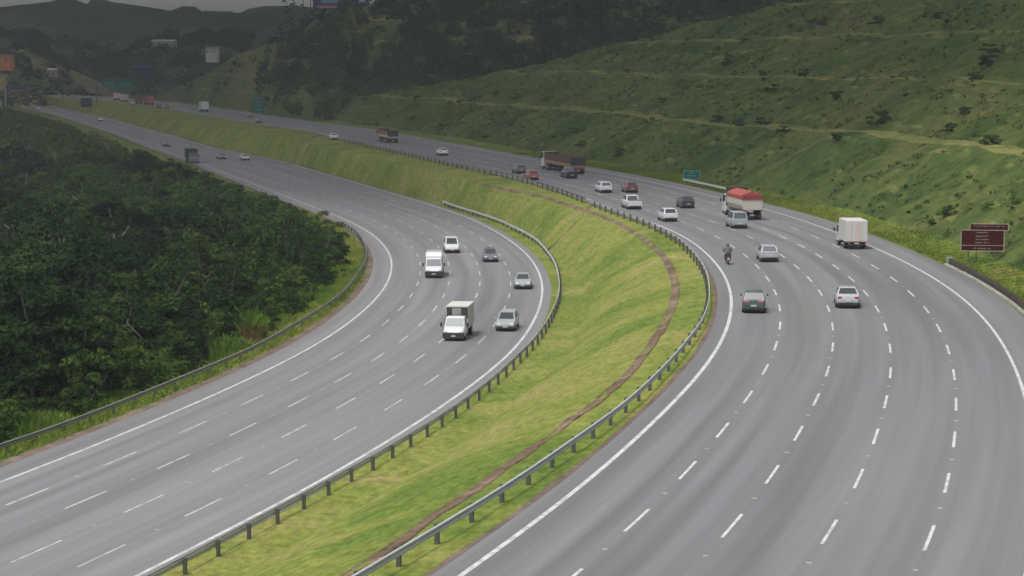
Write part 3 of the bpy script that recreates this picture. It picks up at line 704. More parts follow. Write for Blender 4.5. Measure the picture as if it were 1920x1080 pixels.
while len(pl) < 3600:
    x = rh.uniform(-180, 200); t = rh.uniform(1, 150) if x > -100 else rh.uniform(1, 80); y = foot(x)+t
    dens = float(np.interp(x+16*fbm(x, y, .02, 34), [-110, -88, -66], [.05, .3, 1])); dens *= 1 if fbm(x, y, .03, 33) > -.35 else .5
    if x < -60 and t < 14: dens *= .4
    if rh.uniform() > dens: continue
    s = rh.uniform(.35, .75)*(.55 if x < -95 else 1)
    pl.append((x, y, zmid(x, y)-2.2*s, s, rh.uniform(0, 6.28)))
mass('woodland', pl, M['leaf_far'], 'dark dense wood covering the hill behind the terraced slope')

# more distant ridges
def ridge(name, px, Y, depth, mat, seed, amp=1.0, base=-6.5, nx=90, ny=26, clump=None):
    rx = np.array([p[0] for p in px]); ry = np.array([p[1] for p in px]); fr = np.linspace(rx[0], rx[-1], nx); X = (fr-960)/F*Y
    H = CAMH+(120-np.interp(fr, rx, ry))/F*Y
    zf = {}
    V = []
    for j in range(ny):
        t = j/(ny-1)*1.7
        prof_ = math.sin(min(t, 1)*math.pi/2) if t < 1 else 1-.5*(t-1)**2
        for i in range(nx):
            y = Y-depth+depth*t
            n_ = amp*depth*.03*fbm(X[i], y, 6/depth, seed)
            V.append((X[i]*(y/Y*.35+.65), y, base+(H[i]-base)*prof_+n_*min(1, t*2)))
    o = mesh_np(name, V, gridfaces(ny, nx), mat, smooth=True); o['kind'] = 'structure'
    return np.array(V).reshape(ny, nx, 3)
r1 = ridge('hills', [(-300,25),(-80,25),(0,29),(40,27),(100,22),(160,24),(210,20),(250,22),(310,31),(350,38),(395,26),(425,33),(450,42),(490,36),(535,32),(600,34),(800,20),(1500,-10)], 4800, 1500, M['hill_far'], 1, 1.2)
r2 = ridge('hills', [(-300,30),(-50,50),(60,46),(130,52),(200,62),(260,66),(320,60),(380,54),(440,62),(500,68),(560,60),(650,60),(1000,40)], 3200, 800, M['hill_far'], 2, 1.2)
r3 = ridge('hills', [(-350,40),(-60,62),(0,68),(60,70),(110,76),(160,84),(205,98),(240,110),(275,98),(320,76),(380,70),(440,74),(520,78),(620,80),(800,78)], 2000, 420, M['hill_far'], 3, 1.0)
r4 = ridge('hills', [(-420,60),(-150,75),(-60,84),(0,95),(40,104),(80,120),(115,142),(145,160),(165,172),(185,186),(215,196)], 1320, 190, M['slope2'], 4, .8)
def onridge(r, n_, rng, lo=.15, hi=1.0):
    ny, nx, _ = r.shape; out = []
    for _ in range(n_):
        j = int(rng.uniform(lo, hi)*ny*.6); i = int(rng.uniform(0, nx-1)); f, g = rng.uniform(0, 1, 2); j = min(j, ny-2)
        p = (r[j, i]*(1-f)+r[j, i+1]*f)*(1-g)+(r[j+1, i]*(1-f)+r[j+1, i+1]*f)*g; out.append(p)
    return out
mass('woodland', [(p[0], p[1], p[2]-3, rh.uniform(.6, 1.1), rh.uniform(0, 6)) for p in onridge(r4, 420, rh, .0)], M['leaf_far'], 'dark wood on the bluff at the far left end of the road')
mass('woodland', [(p[0], p[1], p[2]-4, rh.uniform(.9, 1.6), rh.uniform(0, 6)) for p in onridge(r3, 1100, rh, .05)], M['leaf_far'], 'hazy wooded ridge in the valley beyond the far carriageways')

# ------------------------------------------------------------------ scrub and shrubs on the near cut slope
def slope_pt(a, d):
    i = min(int(a), SLOPE.shape[0]-2); f = a-i
    k = min(int(np.searchsorted(dsr, d))-1, len(dsr)-2); k = max(k, 0); g = (d-dsr[k])/(dsr[k+1]-dsr[k])
    return (SLOPE[i, k]*(1-g)+SLOPE[i, k+1]*g)*(1-f)+(SLOPE[i+1, k]*(1-g)+SLOPE[i+1, k+1]*g)*f
def in_view(p, m=60):
    if p[1] < 20: return False
    x, y = proj(p); return -m < x < 1920+m and -m < y < 1080+m
rg = np.random.default_rng(61); cen = []; spr = []
na = SLOPE.shape[0]; tries = 0
while len(cen) < 7500 and tries < 400000:
    tries += 1
    a = rg.uniform(0, na-2); d = 4.2+rg.uniform(0, 1)*100
    p = slope_pt(a, d)
    if p[1] < 90 or not in_view(p): continue
    nz = fbm(p[0], p[1], .11, 71)
    if rg.uniform() > .45+1.3*nz: continue
    bf = ((d-5) % 16.5); 
    if bf > 12.3 and rg.uniform() < .95: continue
    cen.append(p+np.array([0, 0, .12])); spr.append(rg.uniform(.35, 1.0))
V = leaf_quads(np.array(cen), .24, 10, np.array(spr), rg, flat=.9)
o = mesh_np('undergrowth', V, quadidx(len(V)), M['scrub']); tag(o, 'rough weeds and low scrub over the terraced hillside', 'undergrowth', kind='stuff')
# shrubs one can pick out as dark spots
shv = []
for k_ in range(5):
    r_ = np.random.default_rng(90+k_); root = empty('hillside_shrub', (0, 0, 0))
    cl = np.stack([r_.normal(0, .75, 16), r_.normal(0, .75, 16), r_.uniform(.3, 1.9, 16)], 1); V = leaf_quads(cl, .17, 46, r_.uniform(.35, .7, 16), r_)
    mesh_np('foliage', V, quadidx(len(V)), M['leaf2' if k_ < 4 else 'bushleaf'], root)
    mb = MB(); [mb.tube((0, 0, -.4), Vector(cl[q])*.9, .05, .015, 5) for q in range(5)]; mb.build('stem', M['bark'], root); shv.append(root)
G_S = 'dark shrubs scattered over the terraced hillside'; used = set(); cnt = 0
fixed = [(1545, 45), (1262, 205), (1600, 208), (1650, 232), (1710, 245), (1560, 190), (1845, 130), (1862, 100), (1640, 45), (1250, 110), (1025, 190), (1008, 207), (1075, 210), (1355, 185), (1420, 165), (1430, 205), (1350, 230), (1100, 205), (1240, 200), (1370, 120), (1395, 90)]
def slope_at_px(px, py):
    best = None
    for a in range(0, na-1, 2):
        row = SLOPE[a]
        for k in range(8, len(dsr), 1):
            q = row[k]
            if q[1] < 60: continue
            X, Y = proj(q); e = (X-px)**2+(Y-py)**2
            if best is None or e < best[0]: best = (e, q)
    return best[1]
P_all = SLOPE.reshape(-1, 3); dY = P_all[:, 1]*cp-(P_all[:, 2]-CAMH)*sp; hY = P_all[:, 1]*sp+(P_all[:, 2]-CAMH)*cp
PXa = 960+F*P_all[:, 0]/dY; PYa = 540-F*hY/dY; okm = P_all[:, 1] > 60
def slope_at_px(px, py):
    e = (PXa-px)**2+(PYa-py)**2+np.where(okm, 0, 1e9); return P_all[np.argmin(e)]
spots = [(slope_at_px(*f), rg.uniform(.7, 1.1)) for f in fixed]
while len(spots) < 230:
    a = rg.uniform(0, na-2); d = 6+rg.uniform(0, 1)*90; p = slope_pt(a, d)
    if p[1] < 120 or not in_view(p, 0): continue
    if rg.uniform() > .5+.9*fbm(p[0], p[1], .05, 73): continue
    spots.append((p, rg.uniform(.3, .75)))
for p, s in spots:
    v = int(rg.integers(0, 5)); o = shv[v] if v not in used else copy_tree(shv[v]); used.add(v)
    o.location = (p[0], p[1], p[2]-.15); o.rotation_euler = (0, 0, rg.uniform(0, 6.28)); o.scale = (s*rg.uniform(.9, 1.4), s*rg.uniform(.9, 1.4), s)
    if v == 4: tag(o, 'lighter green leafy shrub growing among weeds on the terraced hillside', 'shrub', 'lighter green shrubs scattered over the terraced hillside')
    else: tag(o, 'small dark rounded shrub growing among weeds on the terraced hillside', 'shrub', G_S)
# tufts on the verges and on the verges
cen = []; rg = np.random.default_rng(77)
def blades(n, fpt, hmin, hmax, w, name, label, mat):
    V = []; m = 0; tries = 0
    while m < n and tries < n*6:
        tries += 1; p = fpt()
        if p is None: continue
        x, y, z = p; m += 1
        for _ in range(3):
            a = rg.uniform(0, 6.28); dx, dy = w*math.cos(a), w*math.sin(a); h = rg.uniform(hmin, hmax); lx, ly = rg.normal(0, h*1.4, 2); ox, oy = rg.normal(0, .10, 2)
            V += [(x+ox-dx, y+oy-dy, z-.03), (x+ox+dx, y+oy+dy, z-.03), (x+ox+lx+dx*.2, y+oy+ly+dy*.2, z+h), (x+ox+lx-dx*.2, y+oy+ly-dy*.2, z+h)]
    o = mesh_np(name, V, quadidx(len(V)), mat); return tag(o, label, 'grass', kind='stuff')
def f_med():
    y = 62+330*rg.uniform(0, 1)**1.5; xl = float(XofY(LA_in, y)); xr = float(XofY(RA_in, y)); x = rg.uniform(xl+.1, xr-.1)
    if abs(x-drainX(y)) < .75 or fbm(x, y, .25, 17)+rg.uniform(-.35, .35) < -.05: return None
    return x, y, zmed(x, y)
iv = np.where((LA_out[:, 1] > 95) & (LA_out[:, 1] < 330))[0]
def f_ver():
    i = int(rg.choice(iv)); d = rg.uniform(.5, 3.4); q = LA_out[i]-nLI[i]*d+tangents_L[i]*rg.uniform(-1, 1)
    return q[0], q[1], zleft(d)
tangents_L = tangents(LI)
blades(6000, f_ver, .10, .45, .05, 'grass', 'rough verge grass under the left guardrail', M['blade'])
iv2 = [i for i in iS if 140 < RA_out[i][1] < 420]
def f_ver2():
    i = int(rg.choice(iv2)); d = rg.uniform(.3, 5); q = RA_out[i]+nRI[i]*d
    return q[0], q[1], profile(d)
blades(9000, f_ver2, .08, .38, .05, 'grass', 'green verge grass between the right roadway and the hillside', M['blade'])
# ------------------------------------------------------------------ vehicles
def wheel(parent, x, y, r=.31, w=.2, rim=True):
    s = 1 if y > 0 else -1
    mb = MB(); rr = []
    for dy, q in ((-w/2, r*.9), (-w/2+.03, r), (w/2-.03, r), (w/2, r*.9)):
        rr.append([(q*math.cos(t), dy, q*math.sin(t)) for t in [2*math.pi*i/16 for i in range(16)]])
    mb.loft(rr); o = mb.build('wheel', M['tyre'], parent, smooth=False, loc=(x, y, r))
    if rim:
        m2 = MB(); m2.loft([[(q*math.cos(t), s*dy, q*math.sin(t)) for t in [2*math.pi*i/12 for i in range(12)]] for dy, q in ((w/2-.02, r*.62), (w/2+.012, r*.58))])
        m2.build('rim', M['rim'], o)
    return o
KINDS = {  # L, W, lower stations (x, top, halfwidth), greenhouse (rear base, rear roof, front roof, front base, roof z), belt half, roof half
 'sedan': (4.5, 1.76, [(-2.25,.62,.70),(-2.18,.90,.80),(-1.75,1.00,.86),(-1.0,.98,.88),(.3,.95,.88),(1.15,.93,.87),(1.85,.82,.84),(2.17,.70,.76),(2.25,.50,.66)], (-1.80,-1.02,.30,1.20,1.43), .80,.60),
 'hatch': (3.9, 1.68, [(-1.95,.60,.70),(-1.92,.92,.78),(-1.6,.97,.83),(-.8,.95,.84),(.3,.93,.84),(1.0,.92,.83),(1.6,.82,.80),(1.88,.70,.72),(1.95,.5,.62)], (-1.86,-1.42,.25,1.10,1.46), .77,.60),
 'wagon': (4.3, 1.72, [(-2.15,.60,.72),(-2.12,.94,.80),(-1.8,.98,.85),(-.8,.96,.86),(.3,.94,.86),(1.1,.93,.85),(1.8,.82,.82),(2.08,.70,.74),(2.15,.5,.64)], (-2.06,-1.80,.28,1.18,1.50), .79,.63),
 'mpv': (4.2, 1.78, [(-2.1,.60,.76),(-2.07,1.02,.83),(-1.8,1.06,.87),(-.8,1.04,.88),(.3,1.02,.88),(1.15,1.0,.87),(1.75,.88,.84),(2.03,.74,.76),(2.1,.5,.66)], (-2.02,-1.80,.40,1.28,1.78), .82,.68),
 'pickup': (4.9, 1.78, [(-2.45,.60,.82),(-2.43,1.04,.86),(-2.3,1.05,.87),(-1.0,1.04,.88),(.3,1.02,.88),(1.3,1.0,.87),(2.0,.90,.85),(2.35,.78,.78),(2.45,.5,.70)], (-.75,-.55,.55,1.35,1.62), .80,.64),
}
def car(kind, paint, label, cat='car', group=None, detail=True, lamp=None, lw=.14):
    L, W, st, (rb, rr_, fr, fb, zr), bw, rw = KINDS[kind]
    root = empty({'pickup': 'pickup_truck', 'mpv': 'minivan'}.get(kind, 'car'), (0, 0, 0), 0, label, cat, group); root['_L'] = L
    mb = MB(); rings = []
    for x, zt, w in st:
        zb = .24 if abs(x) < L/2-.1 else .34
        zt = max(zt, zb+.12); h = zt-zb
        pts = [(w*.86, zb), (w*.97, zb+h*.18), (w, zb+h*.5), (w*.985, zb+h*.78), (w*.93, zt-.02), (w*.80, zt), (0, zt+.015)]
        rings.append([(x, y, z) for y, z in pts]+[(x, -y, z) for y, z in pts[-2::-1]])
    mb.loft(rings)
    belt = lambda x: float(np.interp(x, [s[0] for s in st], [s[1] for s in st]))-.02
    b4 = [(rb, belt(rb)), (fb, belt(fb))]
    Bv = [(rb, bw, b4[0][1]), (fb, bw*.97, b4[1][1]), (fb, -bw*.97, b4[1][1]), (rb, -bw, b4[0][1])]
    Tv = [(rr_, rw, zr-.04), (fr, rw*.98, zr-.04), (fr, -rw*.98, zr-.04), (rr_, -rw, zr-.04)]
    ti = [(rr_+.12, rw*.8, zr), (fr-.12, rw*.78, zr), (fr-.12, -rw*.78, zr), (rr_+.12, -rw*.8, zr)]
    mb.loft([[Bv[3], Bv[2], Bv[1], Bv[0]], [Tv[3], Tv[2], Tv[1], Tv[0]], [ti[3], ti[2], ti[1], ti[0]]])
    mb.build('body', paint, root, bevel=.035)
    def lerp(a, b, t): return tuple(a[i]+(b[i]-a[i])*t for i in range(3))
    def pane(name, a, b, c, d, mx=.08, mz0=.10, mz1=.08, mat=None):
        # a,b bottom; c,d top (c above b)
        def uvp(u, v): return lerp(lerp(a, b, u), lerp(d, c, u), v)
        MB().quadp(uvp(mx, mz0), uvp(1-mx, mz0), uvp(1-mx, 1-mz1), uvp(mx, 1-mz1), .012).build(name, mat or M['glass'], root)
    pane('rear_window', Bv[3], Bv[0], Tv[0], Tv[3]) if False else pane('rear_window', Bv[0], Bv[3], Tv[3], Tv[0])
    pane('windscreen', Bv[2], Bv[1], Tv[1], Tv[2])
    for s_ in (1, -1):
        A, B_, C_, D_ = (Bv[1], Bv[0], Tv[0], Tv[1]) if s_ > 0 else (Bv[3], Bv[2], Tv[2], Tv[3])
        def uvp(u, v): return lerp(lerp(A, B_, u), lerp(D_, C_, u), v)
        for u0, u1 in ((.06, .47), (.52, .92)):
            MB().quadp(uvp(u0, .12), uvp(u1, .12), uvp(u1, .9), uvp(u0, .9), .012).build('side_window', M['glass'], root)
    if kind == 'pickup':
        MB().box(-2.38, -.80, -.70, .70, 1.0, 1.075).build('bed_cover', M['black'], root, bevel=.02)
    wr = .31 if kind not in ('pickup', 'mpv') else .34
    for x in (-L*.30, L*.31):
        for y in (-W/2+.10, W/2-.10): wheel(root, x, y, wr, .19)
    for y in (-1, 1):
        MB().box(-L/2+.02, -L/2+.10, y*(W*.41-lw)-lw, y*(W*.41-lw)+lw, .66, .86 if lamp is None else .93).build('tail_lamp', lamp or M['lamp_r'], root, bevel=.02)
        MB().box(L/2-.16, L/2-.03, y*W*.33-.15, y*W*.33+.15, .55, .70).build('headlamp', M['lamp_w'], root, bevel=.02)
        MB().box(fb-.28, fb-.12, y*(W/2+.10)-.07, y*(W/2+.10)+.07, .95, 1.08).build('mirror', paint if detail else M['black'], root, bevel=.02)
    MB().box(-L/2-.05, -L/2+.16, -W*.41, W*.41, .24, .44).build('rear_bumper', M['black'], root, bevel=.03)
    MB().box(L/2-.22, L/2+.04, -W*.41, W*.41, .22, .46).build('front_bumper', M['black'], root, bevel=.03)
    MB().box(-L/2+.12, L/2-.15, -W*.44, W*.44, .11, .30).build('underbody_shade', M['black'], root, bevel=.03)  # black underside box, added to deepen the contact shadow beneath the car
    MB().box(-L/2-.07, -L/2-.045, -.20, .20, .50 if kind != 'pickup' else .48, .61).build('number_plate', M['plate'], root)
    MB().box(L/2+.035, L/2+.055, -.20, .20, .36, .46).build('number_plate', M['plate'], root)
    return root
def put(root, px, road, z=None, L=None, yaw_off=0):
    z = (0 if road == 'R' else ZL) if z is None else z
    p = P(px[0], px[1], z)[:2]; c = RI if road == 'R' else LI; t = tangents_R if road == 'R' else tangents_L
    i = int(np.argmin(np.linalg.norm(c-p, axis=1))); tt = t[i]; L = L or root['_L']
    q = p+tt*L/2; yaw = math.atan2(tt[1], tt[0])+(0 if road == 'R' else math.pi)+yaw_off
    root.location = (q[0], q[1], z+.008); root.rotation_euler = (0, 0, yaw)
    if '_L' in root: del root['_L']
    return root
tangents_R = tangents(RI)
put(car('hatch', M['p_dgreen'], 'dark hatchback with large red tail lamps nearest the median line of the right roadway', lamp=M['lamp_p'], lw=.2), (1413, 588), 'R')
put(car('sedan', M['p_silver'], 'bright silver sedan seen from behind, nearest car on the right roadway'), (1590, 579), 'R')
put(car('hatch', M['p_silver'], 'silver hatchback between the motorcycle and the small white box truck'), (1443, 492), 'R')
put(car('mpv', M['p_sgreen'], 'tall grey green minivan just left of the red tarped tipper truck', 'minivan'), (1388, 429), 'R')
put(car('hatch', M['p_white'], 'white hatchback close to the median, behind the grey minivan to the left'), (1258, 416), 'R')
put(car('pickup', M['p_white'], 'white pickup with a black bed cover on the right roadway', 'pickup'), (1191, 393), 'R')
put(car('hatch', M['p_black'], 'black hatchback in mid road left of the red tarped tipper truck'), (1291, 391), 'R')
put(car('hatch', M['p_maroon'], 'dark maroon hatchback right of the white rounded car'), (1186, 362), 'R')
put(car('wagon', M['p_white'], 'white rounded car on the right roadway left of the maroon hatchback'), (1137, 362), 'R')
put(car('pickup', M['p_black'], 'black pickup just behind the long brown truck', 'pickup'), (1073, 335), 'R')
put(car('hatch', M['p_red'], 'dusty red hatchback near the median beside the long brown truck'), (1001, 338), 'R')
put(car('hatch', M['p_grey'], 'dark grey hatchback ahead of the dusty red one'), (978, 326), 'R')
put(car('sedan', M['p_white'], 'small white car far up the right roadway near the bend'), (833, 292), 'R')
put(car('sedan', M['p_white'], 'tiny white car close to the median on the distant right roadway'), (628, 262), 'R')
put(car('sedan', M['p_blue'], 'tiny dark blue car below the tall narrow green sign'), (487, 231), 'R')
put(car('hatch', M['p_red'], 'tiny reddish car left of the tall narrow green sign'), (471, 220), 'R')
# the lower left roadway, coming towards the camera
put(car('wagon', M['p_sgreen'], 'silver grey estate car right of the white box truck, coming closer'), (947, 622), 'L')
put(car('sedan', M['p_sgreen'], 'silver car near the inner edge line of the left roadway'), (980, 543), 'L')
put(car('hatch', M['p_grey'], 'dark grey hatchback behind the silver car on the left roadway'), (920, 492), 'L')
put(car('mpv', M['p_white'], 'white minivan with dark bumper behind the high white van', 'minivan'), (848, 475), 'L')
put(car('sedan', M['p_black'], 'dark car on the distant left roadway right of the tall dark truck'), (418, 299), 'L')
put(car('sedan', M['p_silver'], 'pale car on the distant left roadway near the grass edge'), (462, 301), 'L')
put(car('sedan', M['p_black'], 'tiny dark car on the far left roadway left of the tall dark truck'), (313, 275), 'L')
put(car('sedan', M['p_white'], 'tiny white car at the grassy edge of the far left roadway'), (190, 227), 'L')
put(car('sedan', M['p_white'], 'tiny white car on the far left roadway followed by a dark one'), (72, 206), 'L')
put(car('sedan', M['p_black'], 'tiny dark car beside the white one at the far left end'), (62, 205), 'L')
put(car('hatch', M['p_silver'], 'tiny silver car near the grass at the far left end'), (100, 203), 'L')
put(car('hatch', M['p_black'], 'tiny dark car farthest up the left roadway'), (52, 192), 'L')
put(car('hatch', M['p_red'], 'tiny red car on the far right roadway before the queue'), (314, 203), 'R')

def truck(label, L, W, cabL, cabH, boxz0, boxz1, cab, box, far=False, hood=0, cat='truck', boxW=None, axles=None, fairing=None, name='box_truck', gap=.25):
    """front towards +x; returns root and the box's extents"""
    root = empty(name, (0, 0, 0), 0, label, cat); root['_L'] = L
    boxW = boxW or W; h = L/2
    # cab, lofted with a sloped windscreen
    x0 = h-cabL-hood; rings = []
    def ring(x, zb, zt, w, wt): return [(x, w, zb), (x, w, zb+(zt-zb)*.5), (x, wt, zt-.08), (x, wt*.85, zt), (x, -wt*.85, zt), (x, -wt, zt-.08), (x, -w, zb+(zt-zb)*.5), (x, -w, zb)]
    w = W/2
    if hood:
        seq = [(x0, .45, cabH, w, w*.86), (x0+cabL*.62, .45, cabH, w, w*.84), (x0+cabL, .42, cabH*.60, w, w*.93), (h-.25, .40, cabH*.50, w*.97, w*.90), (h-.04, .45, cabH*.40, w*.88, w*.82)]
    else:
        seq = [(x0, .5, cabH, w, w*.92), (h-.45, .45, cabH, w, w*.90), (h-.14, .42, cabH*.62, w, w*.95), (h-.03, .45, cabH*.38, w*.97, w*.95)]
    mb = MB(); mb.loft([ring(*q) for q in seq]); mb.build('cab', cab, root, bevel=.04)
    if hood:
        a, b_ = x0+cabL*.66, x0+cabL*.97; za, zb_ = cabH-.10, cabH*.62
    else:
        a, b_ = h-.42, h-.16; za, zb_ = cabH-.16, cabH*.64
    gl = M['glass_l'] if fairing else M['glass']
    MB().quadp((b_+.03, -w*.82, zb_), (b_+.03, w*.82, zb_), (a+.03, w*.74, za), (a+.03, -w*.74, za), .02).build('windscreen', gl, root)
    for s_ in (1, -1):
        y = s_*(w+.004); xa, xb = (x0+cabL*.25, (b_-.12 if not hood else x0+cabL*.72))
        q = [(xa, y, zb_), (xb, y, zb_), (xb-.1, y*.93, za), (xa, y*.93, za)]
        if s_ > 0: q = q[::-1]
        MB().quadp(*q, .02).build('side_window', M['glass'], root)
        MB().box(b_-.02, b_+.10, s_*(w+.20)-.09, s_*(w+.20)+.09, zb_-.05, zb_+.30).build('mirror', M['black'], root, bevel=.02)
        MB().box(h-.06, h+.01, s_*w*.70-.13, s_*w*.70+.13, .78 if fairing else .56, .93 if fairing else .74).build('headlamp', M['lamp_w'], root, bevel=.02)
        MB().box(-h-.03, -h+.03, s_*boxW*.40-.10, s_*boxW*.40+.10, .62, .74).build('tail_lamp', M['lamp_r'], root)
    MB().box(h-.30, h+.05, -w*.98, w*.98, .22, .74 if fairing else .52).build('front_bumper', M['black'], root, bevel=.04)
    MB().box(h+.052, h+.066, -.2, .2, .40, .51).build('number_plate', M['plate'], root)
    MB().box(-h+.10, h-.4, -.42, .42, .45, .70).build('chassis', M['black'], root)
    MB().box(-h-.02, -h+.10, -boxW*.46, boxW*.46, .36, .50).build('rear_bumper', M['black'], root, bevel=.02)
    MB().box(-h-.045, -h-.022, -.2, .2, .52, .63).build('number_plate', M['plate'], root)
    bx0, bx1 = -h, x0-gap
    wr = .38 if L < 7.5 else .5
    for x in (axles or (-h+L*.22, h-cabL*.5-hood*.55)):
        for y in (-w+.17, w-.17): wheel(root, x, y, wr, .27 if x > h-3 else .42)
    return root, bx0, bx1, boxW/2
# white truck coming with a black panel over the cab
root, a, b, w = truck('white box truck coming closer with a black panel above its pale cab', 6.2, 1.9, 1.5, 1.98, 0, 0, M['p_white'], None, hood=.75, fairing=True)
bx = MB().box(a, b, -.98, .98, .80, 2.78).build('cargo_box', M['box_w'], root, bevel=.03)
MB().box(b+.004, b+.06, -.93, .93, 1.75, 2.66).build('front_panel', M['black'], bx)
mb = MB(); mb.box(b+.064, b+.08, -.42, .34, 2.02, 2.56); mb.build('emblem', M['white_s'], bx)
mb = MB(); [mb.box(b+.082, b+.09, y_, y_+.05, 2.10, 2.48) for y_ in (-.30, -.12, .06, .22)]; mb.build('lettering', M['sign_back'], bx)
root.scale = (.94, .94, .94); root['_L'] = 5.8; put(root, (850, 640), 'L')
root, a, b, w = truck('high white van with rounded box coming behind the white box truck', 5.8, 1.85, 1.5, 2.0, 0, 0, M['p_white'], None, hood=.7, fairing=True, name='delivery_van', cat='van', gap=-.25)
mb = MB(); mb.loft([[(x, -w*k, .7), (x, -w*k, zt-.15), (x, -w*k*.85, zt), (x, w*k*.85, zt), (x, w*k, zt-.15), (x, w*k, .7)] for x, k, zt in ((a, .98, 2.55), (b-.6, 1., 2.6), (b-.1, .97, 2.5), (b+.12, .9, 2.15))]); mb.build('cargo_body', M['p_white'], root, bevel=.04)
put(root, (813, 522), 'L')
# small white box truck seen from behind
root, a, b, w = truck('small white box truck seen from behind with a faded red stripe on its doors', 6.0, 1.95, 1.6, 2.1, 0, 0, M['p_white'], None)
bx = MB().box(a, b, -1.03, 1.03, .72, 2.72).build('cargo_box', M['box_w'], root, bevel=.02)
for y0, y1, mt in ((-.98, -.52, 'box_w'), (-.49, -.03, 'box_w'), (.03, .49, 'box_w'), (.52, .98, 'box_w')):
    MB().box(a-.03, a-.003, y0, y1, .80, 2.64).build('rear_door', M[mt], bx, bevel=.008)
MB().box(a-.045, a-.032, -.30, -.14, .82, 2.60).build('stripe', M['pink'], bx)
MB().box(a-.055, a-.02, -1.0, 1.0, .70, .78).build('sill', M['wood_y'], bx)
put(root, (1606, 468), 'R')
# tipper truck with red tarpaulin
root, a, b, w = truck('cream tipper truck with a red tarpaulin over its load', 9.5, 2.4, 1.8, 2.5, 0, 0, M['p_white'], None, name='tipper_truck', axles=(-3.6, -2.3, 3.4))
mb = MB(); mb.loft([[(x, -1.0*k, 1.12), (x, -1.22, 1.65), (x, -1.22, 2.55), (x, 1.22, 2.55), (x, 1.22, 1.65), (x, 1.0*k, 1.12)] for x, k in ((a, 1), (b, 1))]); tb = mb.build('tipper_body', M['p_cream'], root, bevel=.03)
mb = MB(); n_ = 9
mb.loft([[(x, -1.26, 2.35), (x, -1.24, 2.75), (x, -.7, 3.02+.10*math.sin(k*2.1)), (x, .05, 3.16+.08*math.sin(k*1.7+1)), (x, .7, 3.0+.10*math.sin(k*2.7)), (x, 1.24, 2.75), (x, 1.26, 2.35)] for k, x in enumerate(np.linspace(a-.04, b-.35, n_))]); mb.build('tarpaulin', M['tarp'], tb, bevel=.02)
MB().box(a-.07, a-.045, -1.2, 1.2, 2.30, 2.80).build('tarpaulin_flap', M['tarp_d'], tb)
MB().box(b-.28, b-.04, -1.24, 1.24, 1.2, 3.30).build('headboard', M['black'], root, bevel=.03)  # black slab standing in for the dark gap between cab and body
for y in (-1, 1): MB().box(a+.1, a+3.1, y*.9-.28, y*.9+.28, .98, 1.05).build('mudguard', M['black'], root)
put(root, (1410, 413), 'R')
# long brown truck
def stake(label, px, L, wall, rave, cabp, hgt=2.7, name='cargo_truck'):
    root, a, b, w = truck(label, L, 2.45, 2.0, 2.9, 0, 0, cabp, None, name=name, axles=(-L/2+1.3, -L/2+2.6, -L/2+3.9, L/2-5.2, L/2-4.0, L/2-1.1))
    bd = MB().box(a, b, -1.2, 1.2, 1.15, 1.35).build('load_bed', rave, root)
    for y in (-1, 1):
        MB().box(a+.1, b, y*1.2-.03, y*1.2+.03, 1.36, hgt).build('side_board', wall, root)
        mb = MB(); [mb.box(x-.05, x+.05, y*1.24-.03, y*1.24+.03, 1.3, hgt+.05) for x in np.arange(a+.3, b, 1.5)]; mb.build('stakes', M['black'], root)
        MB().box(a, b, y*1.245-.02, y*1.245+.02, 1.40, 1.62).build('rave', rave, root)
    MB().box(a-.03, a+.05, -1.2, 1.2, 1.36, hgt).build('tailboard', M['black'], root)
    MB().box(b-.12, b, -1.22, 1.22, 1.36, hgt+.2).build('headboard', M['black'], root)
    MB().box(a-.06, a-.035, -1.05, 1.05, .75, 1.15).build('rear_panel', M['p_maroon'], root)
    MB().box(a+.2, b-.2, -1.1, 1.1, 2.1, 2.2).build('load', M['dirt'], root)
    return put(root, px, 'R')
stake('long brown high sided truck with a tan rail and white cab', (1084, 327), 20, M['wood'], M['wood_y'], M['p_white'])
stake('reddish brown truck far up the right roadway at the verge', (737, 268), 14, M['red_cab'], M['p_cream'], M['red_cab'])
def plainbox(label, px, road, L, W, H, cabp, boxm, cat='truck', name='box_truck'):
    root, a, b, w = truck(label, L, W, 1.9, H*.74, 0, 0, cabp, None, name=name, cat=cat)
    bx = MB().box(a, b, -W/2-.02, W/2+.02, .95, H).build('cargo_box', boxm, root, bevel=.03)
    MB().box(a-.03, a-.004, -W*.45, -.02, 1.02, H-.1).build('rear_door', boxm, bx); MB().box(a-.03, a-.004, .02, W*.45, 1.02, H-.1).build('rear_door', boxm, bx)
    return put(root, px, road)
plainbox('distant white box truck before the tall narrow green sign', (385, 210), 'R', 10, 2.5, 3.7, M['p_white'], M['p_white'])
plainbox('tall dark truck at the verge of the distant left roadway', (364, 306), 'L', 8, 2.2, 3.1, M['p_black'], M['sign_back'])
plainbox('faded red truck in the far queue under the double green signs', (283, 197), 'R', 12, 2.5, 3.8, M['red_cab'], M['red_cab'])
plainbox('dull maroon truck in the far queue ahead of the faded red truck', (262, 195), 'R', 10, 2.5, 3.6, M['red_cab'], M['p_maroon'])
plainbox('pale truck in the far queue near the gantry legs', (236, 191), 'R', 9, 2.4, 3.4, M['p_white'], M['p_cream'])
plainbox('pinkish truck leading the far queue on the right roadway', (222, 188), 'R', 9, 2.4, 3.4, M['p_white'], M['pink'])
plainbox('red and cream truck at the far left end by the dark gantry', (66, 180), 'L', 12, 2.5, 4.6, M['p_cream'], M['red_cab'])
put(car('mpv', M['p_white'], 'tiny white van at the far left end of the left roadway', 'minivan'), (83, 186), 'L')
put(car('mpv', M['p_silver'], 'tiny silver van right of the white one at the far left end', 'minivan'), (105, 189), 'L')
put(car('hatch', M['p_white'], 'tiny white car low on the median side of the far queue'), (250, 196), 'R')
put(car('hatch', M['p_blue'], 'tiny blue car at the right end of the far queue'), (299, 202), 'R')

